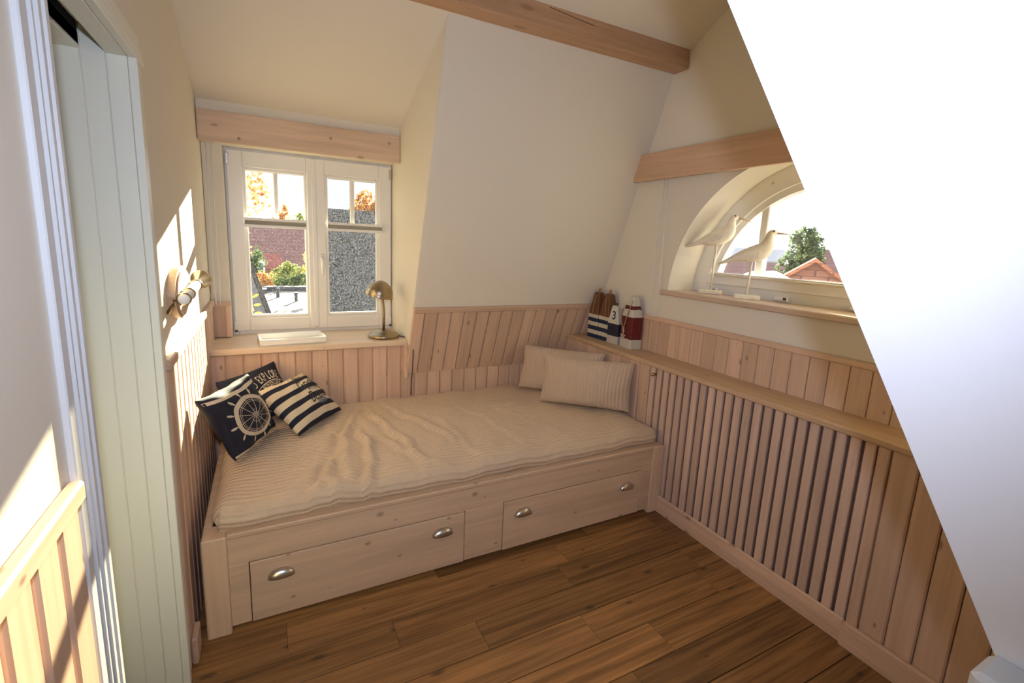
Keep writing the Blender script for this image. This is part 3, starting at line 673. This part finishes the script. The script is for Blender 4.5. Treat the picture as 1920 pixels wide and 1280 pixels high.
G().tube([(lx + .086, ly - .015, lz + .006), (.975, ly - .06, lz + .008), (1.0, .06, lz + .004), (1.006, .0, lz + .002), (1.008, -.030, .79), (1.010, -.018, .72), (1.012, .0, .62), (1.012, .022, .56), (1.012, .030, .46)], .003, 8).build('power_cord', CORDB, lp, True)
tr = empty('tray', (.38, .13, .808), label='low white rectangular tray on the window sill', cat='tray')
MT = T(V((.212, .030, .8085))) @ Matrix.Rotation(math.radians(4.5), 4, 'Z'); TL_, TD, TH = .328, .19, .036
G().box((0, 0, 0), (TL_, TD, .008), MT).build('bottom', TRAYW, tr)
for nm, a, b in (('front', (0, 0, .0), (TL_, .009, TH)), ('back', (0, TD - .009, .0), (TL_, TD, TH)), ('l', (0, .009, 0), (.009, TD - .009, TH)), ('r', (TL_ - .009, .009, 0), (TL_, TD - .009, TH))):
    G().cbox(a, b, .0015, MT).build('side', TRAYW, tr)

# ------------------------------------------------------------------ buoys on the shelf
CR, NB, RD = (.66, .60, .46), (.010, .025, .065), (.13, .008, .008)
def buoy(loc, rz, w, d, prof, mat, label, lean=0, cut=None, group=None):
    M = T(V(loc)) @ Matrix.Rotation(rz, 4, 'Z') @ Matrix.Rotation(lean, 4, 'X')
    root = empty('wooden_buoy', loc, label=label, cat='buoy', group=group)
    v, f = [], []; k = len(prof)
    for sx, sy, z in prof:
        c = .006
        x, y = w / 2 * sx, d / 2 * sy
        v += [(-x + c, -y, z), (x - c, -y, z), (x, -y + c, z), (x, y - c, z), (x - c, y, z), (-x + c, y, z), (-x, y - c, z), (-x, -y + c, z)]
    for i in range(k - 1):
        for j in range(8): f.append((8 * i + j, 8 * i + (j + 1) % 8, 8 * i + 8 + (j + 1) % 8, 8 * i + 8 + j))
    f += [tuple(range(8)), tuple(range(8 * (k - 1), 8 * k))]
    o = make('body', v, f, mat, root, mw=M); return root, M
P1 = [(1, 1, 0), (1, 1, .157), (.54, .58, .292), (.46, .50, .302)]
MB1 = buoy_mat('buoy_blue_stripes', [(0, NB), (.026, CR), (.053, NB), (.080, CR), (.107, NB), (.133, CR), (.157, (.17, .068, .02))])
ROPE = plain('rope_tan', (.42, .26, .15), .8)
for i, (bx, by) in enumerate(((2.236, -.165), (2.240, -.270))):
    root, M = buoy((bx, by, .801), -math.pi / 2, .100, .085, P1, MB1, 'navy striped wooden buoy with brown top in the far shelf corner' if i == 0 else 'navy striped wooden buoy with brown top beside the numbered buoy', group='navy striped buoys on the shelf')
    G().tube([M @ V((.012 * math.cos(t), .004, .312 + .014 * math.sin(t))) for t in [2 * math.pi * k / 14 for k in range(14)]], .0062, 8, True).build('rope_ring', ROPE, root, True)
    G().tube([M @ V(p) for p in ((.01, -.014, .305), (.004, -.032, .27), (0 if i == 0 else .018, -.042, .20), (0 if i == 0 else .03, -.046, .155))], .003, 6).build('rope', ROPE, root, True)
MB3 = buoy_mat('buoy_number_paint', [(0, (.55, .5, .42)), (.050, (.012, .017, .035)), (.128, (.66, .62, .52))])
root, M = buoy((2.218, -.372, .801), -math.pi / 2 + .06, .098, .05, [(1, 1, 0), (1, 1, .13), (.52, .8, .235), (.46, .75, .24)], MB3, 'small tapered buoy painted with a black numeral three')
def flat_text(body, M, size, mat, parent, name):
    cu = bpy.data.curves.new('t', 'FONT'); cu.body = body; cu.size = size; cu.align_x = 'CENTER'; cu.align_y = 'CENTER'; cu.extrude = .0003; cu.offset = .0008
    ob = bpy.data.objects.new('t', cu); COL.objects.link(ob); dg = bpy.context.evaluated_depsgraph_get(); me = bpy.data.meshes.new_from_object(ob.evaluated_get(dg))
    g = G().add([M @ q.co for q in me.vertices], [tuple(p.vertices) for p in me.polygons]); bpy.data.objects.remove(ob); bpy.data.curves.remove(cu); bpy.data.meshes.remove(me)
    return g.build(name, mat, parent)
flat_text('3', M @ frame_mat((.006, -.0235, .178), (1, 0, 0), (0, .05, 1), (0, -1, .05)), .075, BLACKT, root, 'numeral')
G().tube([M @ V((.008 * math.cos(t), 0, .247 + .009 * math.sin(t))) for t in [2 * math.pi * k / 12 for k in range(12)]], .002, 6, True).build('wire_loop', DARKSTEEL, root, True)
MB4 = buoy_mat('buoy_red_paint', [(0, (.60, .56, .47)), (.055, RD), (.192, (.62, .58, .49)), (.236, RD), (.258, (.62, .58, .49))])
root, M = buoy((2.240, -.497, .801), -math.pi / 2 - .12, .118, .082, [(1, 1, 0), (1, 1, .188), (.44, .50, .31), (.39, .45, .316)], MB4, 'red and white banded wooden buoy with a rope and anchor charm')
G().tube([M @ V(p) for p in ((.035, -.030, .292), (.02, -.040, .24), (.004, -.046, .18), (-.006, -.050, .135), (-.012, -.050, .118), (-.022, -.050, .13), (-.040, -.048, .16), (-.05, -.044, .20), (-.046, -.036, .235))], .0032, 8).build('rope', ROPE, root, True)
ag_ = G().tube([M @ V(p) for p in ((-.012, -.049, .112), (-.012, -.049, .062))], .004, 8).tube([M @ V((-.012 + .020 * math.cos(t), -.049, .082 + .020 * math.sin(t))) for t in [math.pi * (1.02 + .96 * k / 10) for k in range(11)]], .004, 8).tube([M @ V((-.012 + .007 * math.cos(t), -.049, .118 + .007 * math.sin(t))) for t in [2 * math.pi * k / 10 for k in range(10)]], .0028, 6, True).tube([M @ V((-.026, -.049, .102)), M @ V((.002, -.049, .102))], .003, 6)
ag_.build('anchor_charm', plain('charm_pale', (.62, .46, .34), .6), root, True)

# ------------------------------------------------------------------ carved birds on the arched window sill
def bird(loc, ang, H, label, beak_tilt):
    """local: x forward, z up; loc = base centre on the sill; H = height of the belly above the sill"""
    M = T(V(loc)) @ Matrix.Rotation(ang, 4, 'Z'); root = empty('carved_bird', loc, label=label, cat='bird figure', group='carved shore birds on the sill')
    G().cbox((-.058, -.026, 0), (.062, .026, .022), .004, M).build('base', BIRDW, root)
    G().tube([M @ V((0, 0, .02)), M @ V((.004, 0, H + .02))], .0062, 10).build('leg', BIRDW, root, True)
    # spine stations: (x, z centre, half width, half height)
    st = [(-.150, .004, .006, .004), (-.140, .006, .012, .006), (-.105, .022, .016, .011), (-.075, .036, .022, .018), (-.045, .046, .029, .029), (-.012, .055, .035, .039), (.020, .064, .037, .044), (.046, .078, .034, .044), (.060, .098, .028, .036), (.064, .120, .022, .027), (.066, .142, .0205, .020), (.071, .160, .021, .020), (.080, .168, .018, .018), (.092, .166, .012, .012), (.100, .163, .005, .005)]
    n = 16; v = []
    for i, (x, z, a, b) in enumerate(st):
        p0 = st[max(0, i - 1)]; p1 = st[min(len(st) - 1, i + 1)]; d = V((p1[0] - p0[0], 0, p1[1] - p0[1])).normalized(); nn = V((-d.z, 0, d.x))
        for k in range(n):
            t = 2 * math.pi * k / n; v.append(M @ (V((x, a * math.cos(t), z + H)) + nn * (b * math.sin(t))))
    f = [(i * n + k, i * n + (k + 1) % n, (i + 1) * n + (k + 1) % n, (i + 1) * n + k) for i in range(len(st) - 1) for k in range(n)] + [tuple(range(n)), tuple(range((len(st) - 1) * n, len(st) * n))]
    o = make('body', v, f, BIRDW, root, True); md = o.modifiers.new('s', 'SUBSURF'); md.levels = 1; md.render_levels = 1
    for sy in (-1, 1):
        w = G()
        pts = [(-.128, .010, .014), (-.09, .034, .022), (-.04, .060, .031), (.0, .075, .036), (.035, .070, .037), (.03, .045, .0375), (-.03, .034, .033), (-.09, .022, .020)]
        w.add([M @ V((x, sy * (y + .002), z + H)) for x, z, y in pts] + [M @ V((x, sy * (y - .006), z + H)) for x, z, y in pts], [tuple(range(8)), tuple(range(8, 16))] + [(k, (k + 1) % 8, 8 + (k + 1) % 8, 8 + k) for k in range(8)])
        w.build('wing', BIRDW, root)
        G().lathe([(.0001, .004), (.0035, .002), (.004, 0), (.0001, -.003)], M @ T(V((.083, sy * .0165, .172 + H))) @ Matrix.Rotation(-sy * math.pi / 2, 4, 'X'), 10, False).build('eye', BLACKT, root, True)
    G().tube([M @ V((.096, 0, .164 + H)), M @ V((.13, 0, .163 + H - beak_tilt * .4)), M @ V((.168, 0, .160 + H - beak_tilt))], [.0065, .0035, .0015], 8).build('beak', plain('beak_tan', (.62, .50, .36), .6), root, True)
bird((2.42, -.892, 1.176), math.radians(-61), .245, 'pale carved wading bird on a post beside the arched wall reveal', .024)
bird((2.405, -1.125, 1.176), math.radians(-57), .165, 'pale carved wading bird on a post in front of the arched glass', .004)

# ------------------------------------------------------------------ fixture on the left wall
wl_ = empty('wall_lamp', (-.02, -.76, 1.19), label='brass spot lamp on a rounded wooden plaque on the sunlit wall', cat='lamp')
pts = [(-.75 + .16 * math.cos(t), 1.188 + .088 * math.sin(t)) for t in [2 * math.pi * k / 32 for k in range(32)]]
G().prism(pts, 0, -.022, .0).build('plaque', PLAQ, wl_)
pts = [(-.75 + .145 * math.cos(t), 1.188 + .076 * math.sin(t)) for t in [2 * math.pi * k / 32 for k in range(32)]]
G().prism(pts, 0, .0, .006).build('plaque_face', PLAQ, wl_)
A0, A1 = V((.024, -.93, 1.183)), V((.026, -.62, 1.200)); dv = (A1 - A0).normalized()
Mf = frame_mat(A0, dv.cross(V((0, 0, 1))), dv.cross(dv.cross(V((0, 0, 1)))), dv); LL = (A1 - A0).length
G().lathe([(.013, 0), (.017, .004), (.017, LL - .03), (.013, LL)], Mf, 20).build('lamp_body', WHITEP, wl_, True)
for z in (.005, .10, LL - .02): G().lathe([(.017, z), (.0205, z + .004), (.0205, z + .012), (.017, z + .016)], Mf, 20, False).build('brass_ring', BRASS, wl_, True)
G().lathe([(.012, LL), (.014, LL + .03), (.024, LL + .09), (.033, LL + .125), (.036, LL + .132), (.033, LL + .130), (.022, LL + .09)], Mf, 24, False).build('flared_shade', BRASS, wl_, True)
G().tube([(.0, -.93, 1.183), (-.004, -.935, 1.165), (-.02, -.93, 1.14)], .006, 8).build('arm', BRASS, wl_, True)

# ------------------------------------------------------------------ outside
def rooftile(name, c, c2, sx=9, sz=9):
    m, t, b = nt(name); b.inputs['Roughness'].default_value = .9
    br = N(t, 'ShaderNodeTexBrick', i_Scale=1.); br.inputs['Color1'].default_value = (*c, 1); br.inputs['Color2'].default_value = (*c2, 1); br.inputs['Mortar'].default_value = (*[x * .5 for x in c], 1)
    br.inputs['Mortar Size'].default_value = .012; br.inputs['Brick Width'].default_value = .25; br.inputs['Row Height'].default_value = .2
    t.links.new(coords(t, (1, 1, 1), False, 'Generated' if False else 'Object'), br.inputs['Vector'])
    sep = N(t, 'ShaderNodeSeparateXYZ'); t.links.new(coords(t, (1, 1, 1), False), sep.inputs[0]); cb = N(t, 'ShaderNodeCombineXYZ')
    ad = N(t, 'ShaderNodeMath', operation='ADD'); t.links.new(sep.outputs[0], ad.inputs[0]); t.links.new(sep.outputs[1], ad.inputs[1]); t.links.new(ad.outputs[0], cb.inputs[0]); t.links.new(sep.outputs[2], cb.inputs[1]); t.links.new(cb.outputs[0], br.inputs['Vector'])
    t.links.new(br.outputs[0], b.inputs['Base Color']); return m
REDT = rooftile('roof_red', (.19, .105, .095), (.15, .08, .075)); REDT2 = rooftile('roof_orange', (.48, .19, .10), (.40, .15, .08)); BRICKM = rooftile('brick_red', (.36, .17, .12), (.30, .13, .09))
SLATE = plain('slate_granular', (.13, .137, .15), .85, bump=.2, bscale=42, var=.7)
WALLW = plain('render_white', (.75, .73, .7), .9); GLZ = plain('far_glass', (.10, .13, .17), .1); FLATR = plain('flat_roof_felt', (.13, .128, .12), .7, var=.3, bscale=1.2); LEAD = plain('lead_edge', (.06, .066, .08), .7); DARKM = plain('dark_metal_trim', (.015, .016, .018), .6)
BARK = plain('bark', (.10, .07, .05), .9)
GZ = -4.6
box('ground', (-60, 1.5, GZ - .2), (90, 90, GZ), plain('garden_ground', (.10, .13, .06), .95, var=.3, bscale=.6), kind='structure', label='garden ground outside')
def house(name, o, ux, L, D, zw, zr, wallm, roofm, label, wins=(), over=.25):
    """gable house: o = ground corner, ux = unit vector along the ridge, D = depth; ridge along ux"""
    ux = V(ux).normalized(); uy = V((-ux.y, ux.x, 0)); M = frame_mat(o, ux, uy, (0, 0, 1)); root = empty(name, o, label=label, cat='house')
    g = G().box((0, 0, 0), (L, D, zw - o[2]), M); h = zw - o[2]
    g.add([M @ V(p) for p in ((0, 0, h), (0, D, h), (0, D / 2, zr - o[2] - .1), (L, 0, h), (L, D, h), (L, D / 2, zr - o[2] - .1))], [(0, 1, 2), (3, 5, 4)])
    g.build('wall', wallm, root)
    for s in (0, 1):
        y0 = -over if s == 0 else D + over; sl = (zr - zw) / (D / 2); z0 = h - over * sl
        G().add([M @ V(p) for p in ((-over, y0, z0), (L + over, y0, z0), (L + over, D / 2, zr - o[2]), (-over, D / 2, zr - o[2]), (-over, y0, z0 - .12), (L + over, y0, z0 - .12), (L + over, D / 2, zr - o[2] - .12), (-over, D / 2, zr - o[2] - .12))], [(0, 1, 2, 3), (4, 7, 6, 5), (0, 4, 5, 1), (1, 5, 6, 2), (2, 6, 7, 3), (3, 7, 4, 0)]).build('roof', roofm, root)
    for (wx, wz, ww, wh) in wins:
        wd = G().box((wx, -.06, wz - o[2]), (wx + ww, .02, wz + wh - o[2]), M).build('window', WALLW, root)
        G().box((wx + .08, -.08, wz + .08 - o[2]), (wx + ww / 2 - .03, -.05, wz + wh - .08 - o[2]), M).build('window_glass', GLZ, wd); G().box((wx + ww / 2 + .03, -.08, wz + .08 - o[2]), (wx + ww - .08, -.05, wz + wh - .08 - o[2]), M).build('window_glass', GLZ, wd)
    return root
def tree(name, c, r, label, leaf, trunk_z, n=1500, size=.12, seed=1, shape=1.0, open_=0, group=None):
    rnd = random.Random(seed); root = empty(name, (c[0], c[1], trunk_z), label=label, cat='tree' if trunk_z < -2 or r[2] > 1.2 else 'shrub', group=group); g = G(); c = V(c)
    blobs = [(V((rnd.gauss(0, .45), rnd.gauss(0, .45), rnd.uniform(-.8, .8))), rnd.uniform(.3, .55)) for _ in range(16)]
    for i in range(n):
        bc, br_ = rnd.choice(blobs); d = V((rnd.gauss(0, 1), rnd.gauss(0, 1), rnd.gauss(0, 1))).normalized() * br_ * rnd.uniform(.55, 1)
        q = bc + d; k = 1 - .45 * max(0, q.z) * shape
        p = c + V((q.x * r[0] * k, q.y * r[1] * k, q.z * r[2])); a = V((rnd.gauss(0, 1), rnd.gauss(0, 1), rnd.gauss(0, 1))).normalized(); b = a.cross(V((rnd.gauss(0, 1), rnd.gauss(0, 1), rnd.gauss(0, 1)))).normalized(); s = size * rnd.uniform(.6, 1.3)
        g.add([p - a * s, p - b * s * .55, p + a * s, p + b * s * .55], [(0, 1, 2, 3)])
    g.build('foliage', leaf, root, kind='stuff')
    t = G().tube([(c.x, c.y, trunk_z), (c.x + .05, c.y, (trunk_z + c.z) / 2), (c.x, c.y + .05, c.z + r[2] * .4)], [.14 * r[0] + .03, .09 * r[0] + .02, .02], 8)
    for k in range(7):
        bc, br_ = blobs[k]; t.tube([(c.x, c.y, c.z - r[2] * .5), c + V((bc.x * r[0] * .5, bc.y * r[1] * .5, bc.z * r[2] * .5)), c + V((bc.x * r[0], bc.y * r[1], bc.z * r[2]))], [.04 * r[0] + .01, .025 * r[0] + .006, .006], 6)
    t.build('trunk', BARK, root, True); return root
def leafm(name, c, c2):
    m, t, b = nt(name); n = N(t, 'ShaderNodeTexNoise', i_Scale=2.5, i_Detail=3.); t.links.new(coords(t, (1, 1, 1), False), n.inputs['Vector'])
    col = ramp(t, n.outputs[0], [(.35, c), (.65, c2)]); out = t.nodes['Material Output']; t.links.new(col, b.inputs['Base Color']); b.inputs['Roughness'].default_value = .7
    tr = N(t, 'ShaderNodeBsdfTranslucent'); t.links.new(col, tr.inputs[0]); mx = N(t, 'ShaderNodeMixShader', i_0=.45); t.links.new(b.outputs[0], mx.inputs[1]); t.links.new(tr.outputs[0], mx.inputs[2]); t.links.new(mx.outputs[0], out.inputs[0]); return m
LO = leafm('leaf_orange', (.50, .22, .07), (.62, .38, .15)); LG = leafm('leaf_green', (.16, .22, .07), (.32, .36, .12)); LDG = leafm('leaf_dark_green', (.05, .09, .05), (.12, .18, .08)); LY = leafm('leaf_yellow', (.60, .46, .03), (.7, .56, .08))
# behind the casement window
hr = house('tiled_house', (-.35, 27.3, GZ), (1, 0, 0), 9, 8, -.45, 1.95, BRICKM, REDT, 'brick house with a broad red-brown tiled roof beyond the flat roof', wins=((.9, -1.9, 1.0, 1.2), (2.6, -1.75, .8, 1.1), (4.6, -1.9, 1.0, 1.2)))
M = frame_mat((.0, 24.4, GZ), (1, 0, 0), (0, 1, 0), (0, 0, 1))
hd = empty('gabled_annex', (.5, 24.6, GZ), label='small brick annex with a red roof and arched white window', cat='house')
G().add([(-.35, 24.4, GZ), (1.0, 24.4, GZ), (1.0, 27, GZ), (-.35, 27, GZ), (-.35, 24.4, -.4), (1.0, 24.4, -.4), (1.0, 27, -.4), (-.35, 27, -.4)], [(0, 1, 5, 4), (1, 2, 6, 5), (2, 3, 7, 6), (3, 0, 4, 7), (4, 5, 6, 7)]).build('wall', BRICKM, hd)
G().add([(-.25, 24.2, -.42), (1.15, 24.2, -.42), (1.0, 25.6, .25), (.0, 25.6, .25), (-.25, 24.2, -.5), (1.15, 24.2, -.5), (1.0, 25.6, .15), (.0, 25.6, .15)], [(0, 1, 2, 3), (4, 7, 6, 5), (0, 4, 5, 1), (1, 5, 6, 2), (2, 6, 7, 3), (3, 7, 4, 0)]).build('roof', plain('annex_roof', (.20, .07, .055), .9), hd)
wdw = G().prism([(-.1, -.55), (.22, -.55), (.22, -.2)] + [(.06 + .16 * math.cos(t), -.2 + .18 * math.sin(t)) for t in [math.pi * k / 10 for k in range(1, 10)]] + [(-.1, -.2)], 1, 24.05, 24.18).build('window', WALLW, hd)
G().box((-.02, 24.03, -.5), (.14, 24.06, -.15)).build('window_glass', GLZ, wdw)
fr = empty('flat_roof_building', (3, 13, GZ), label='low building with a pale flat roof and vent pipes', cat='house')
G().box((.1, 9.6, GZ), (9, 16, -.72)).build('wall', WALLW, fr); G().box((.1, 9.6, -.72), (9, 16, -.63)).build('roof', FLATR, fr)
G().box((.1, 15.6, -.70), (9, 16.05, -.48)).box((.0, 15.0, -.70), (.25, 16.05, -.5)).build('parapet', LEAD, fr); G().box((.0, 9.5, -.74), (9, 9.72, -.60)).build('roof_edge', LEAD, fr)
G().lathe([(.05, 0), (.05, .3)], T(V((.56, 13.8, -.63))), 12).build('vent_pipe', LEAD, fr); G().lathe([(.045, 0), (.045, .22), (.07, .22), (.07, .27)], T(V((1.03, 12.8, -.63))), 12).build('vent_pipe', LEAD, fr)
# slate roof edge close to the window on the left, slate roof on the right
sr = empty('slate_roof_wing', (-.6, 3.3, GZ), label='dark slate roof edge beside the yellow creeper leaves', cat='roof')
G().add([(.30, 3.3, .36), (.10, 3.3, 1.04), (-1.6, 3.3, 1.04), (-1.6, 3.3, .36), (.30, 3.6, .30), (.10, 3.6, .98), (-1.6, 3.6, .98), (-1.6, 3.6, .30)], [(0, 1, 2, 3), (4, 7, 6, 5), (0, 4, 5, 1), (1, 5, 6, 2), (2, 6, 7, 3), (3, 7, 4, 0)]).build('slope', plain('slate_blue', (.075, .08, .10), .7, var=.2, bscale=8), sr)
G().tube([(.31, 3.29, .33), (.10, 3.29, 1.06)], .026, 6).build('verge', DARKM, sr); G().box((-1.6, 3.25, .30), (.9, 3.4, .36)).build('gutter', LEAD, sr)
sg = empty('slate_roof_house', (2.6, 6, GZ), label='grey slate roof of the neighbouring house close outside', cat='house')
G().add([(1.02, 4.75, -.6), (5.5, 4.75, -.6), (5.5, 5.35, 1.80), (1.10, 5.35, 1.80), (1.02, 7.5, -.6), (5.5, 7.5, -.6), (5.5, 6.2, 1.80), (1.10, 6.2, 1.80)], [(0, 1, 2, 3), (4, 7, 6, 5), (0, 3, 7, 4), (1, 5, 6, 2), (2, 6, 7, 3)]).build('roof', SLATE, sg)
G().box((1.1, 5.0, GZ), (5.4, 7.3, -.6)).build('wall', BRICKM, sg)
tree('autumn_tree', (-.55, 13.3, 2.0), (.95, .9, 1.9), 'tall orange autumn tree beside the tiled roof house', LO, GZ, 1500, .075, 3)
tree('autumn_tree', (4.6, 19, 2.3), (1.6, 1.4, .95), 'orange autumn tree behind the grey slate roof', LO, GZ, 1400, .10, 4)
tree('autumn_tree', (1.5, 39.5, 2.2), (.9, .8, 1.4), 'distant small orange tree top behind the tiled roof ridge', LO, GZ, 700, .14, 9)
tree('green_tree', (3.2, 44, 2.1), (1.3, 1.2, 1.0), 'distant grey-green tree top above the tiled roof', LG, GZ, 900, .12, 5)
tree('berry_shrub', (.16, 16.6, -.55), (.36, .4, .5), 'orange-leaved shrub beside the flat roof', LO, GZ, 700, .07, 6)
tree('green_shrub', (1.05, 18.5, -.25), (.62, .5, .5), 'light green shrub beyond the flat roof', LG, GZ, 900, .07, 7)
tree('yellow_shrub', (1.95, 19.4, .05), (.35, .4, .65), 'yellow-green shrub beside the light green shrub', leafm('leaf_lime', (.45, .42, .08), (.6, .55, .15)), GZ, 500, .07, 8)
tree('dark_shrub', (-.15, 20.5, -.05), (.5, .45, .75), 'dark green shrub beside the small brick annex', LDG, GZ, 800, .07, 14)
tree('dark_hedge', (1.35, 17.0, -.5), (.9, .4, .36), 'dark green hedge along the flat roof', LDG, GZ, 900, .06, 10)
tw = empty('creeper_twig', (.16, .80, .80), label='yellow leaves of a creeper outside the casement window', cat='plant')
G().tube([(.05, .515, .60), (.10, .66, .70), (.165, .80, .80), (.16, .81, .90), (.168, .81, 1.0)], .003, 6).build('stem', BARK, tw)
for (x, y, z, a) in ((.188, .81, .985, .5), (.196, .81, .925, .1), (.198, .80, .872, .1), (.165, .81, .905, 2.0)):
    L = V((math.cos(a), 0, math.sin(a))); U2 = V((-math.sin(a) * .6, .7, math.cos(a) * .8)).normalized()
    pts = [V((x, y, z)) + L * p + U2 * q for p, q in ((-.024, 0), (-.012, .008), (.004, .010), (.024, 0), (.004, -.010), (-.012, -.008))]
    g = G().add(pts + [p + V((0, .0015, 0)) for p in pts], [tuple(range(6)), tuple(range(6, 12))] + [(k, (k + 1) % 6, 6 + (k + 1) % 6, 6 + k) for k in range(6)]); g.build('leaf', LY, tw)
# beyond the arched window
tree('green_tree', (21.9, 10.5, .8), (.85, .85, 1.65), 'dark green bushy tree between the red roofs', LDG, GZ, 4200, .10, 11, .6)
house('brick_house', (16.6, 3.2, GZ), (.86, .51, 0), 4.2, 6.2, -.9, 1.36, BRICKM, REDT2, 'brick house with an orange-red gable roof before the modern block', wins=((1.6, -2.6, .9, 1.1),))
gb = empty('modern_block', (41, 18, GZ), label='grey-blue modern building with glazed front', cat='house')
Mb = frame_mat((38.6, 20.6, GZ), (.42, -.91, 0), (.91, .42, 0), (0, 0, 1))
G().box((0, 0, 0), (7, 5, 6.0), Mb).build('wall', plain('block_grey', (.2, .23, .27), .5), gb); G().box((-.2, -.2, 6.0), (7.2, 5.2, 6.5), Mb).build('roof', plain('block_roof', (.08, .09, .11), .7), gb)
for k in range(6): G().box((.3 + 1.1 * k, -.05, 4.6), (1.2 + 1.1 * k, .02, 5.7), Mb).build('window', plain('block_glass', (.25, .35, .45), .3), gb)
house('brick_house', (30.5, 14.6, GZ), (.62, -.78, 0), 5.5, 6, -.2, 1.9, BRICKM, REDT, 'dark red roofed house behind the green tree', wins=((.8, -1.8, .9, 1.2),))
house('white_house', (23.0, 15.2, GZ), (.55, -.83, 0), 3.2, 5, .1, .95, WALLW, REDT, 'white house with a low dark red roof', wins=((.5, -.7, .7, .8), (1.7, -.7, .7, .8)))
house('grey_house', (38, 29, GZ), (.6, -.8, 0), 6, 5, .9, 1.9, WALLW, plain('roof_grey', (.3, .31, .34), .8), 'far grey-roofed house beyond the white house')
# white awning just outside the arched window
aw = empty('awning_cloth', (2.85, -.85, 1.2), label='white bunched cloth cover just outside the arched window', cat='cloth')
v, f = [], []
for i in range(15):
    for j in range(9):
        s = i / 14; t = j / 8; yy = -.70 - .34 * s; hgt = .085 * math.sin(math.pi * min(1, .12 + .8 * (1 - s) + .08)) * math.sin(math.pi * (.08 + .9 * t)) ** .7
        v.append((2.72 + .28 * t, yy, 1.225 + hgt + .006 * math.sin(13 * t + 9 * s)))
for i in range(14):
    for j in range(8): f.append((i * 9 + j, i * 9 + j + 1, (i + 1) * 9 + j + 1, (i + 1) * 9 + j))
o = make('cloth', v, f, plain('awning_white', (.85, .83, .76), .8), aw, True); md = o.modifiers.new('t', 'SOLIDIFY'); md.thickness = .006
box('ledge', (2.6, -2.1, 1.16), (3.05, -.6, 1.20), LEAD, aw)
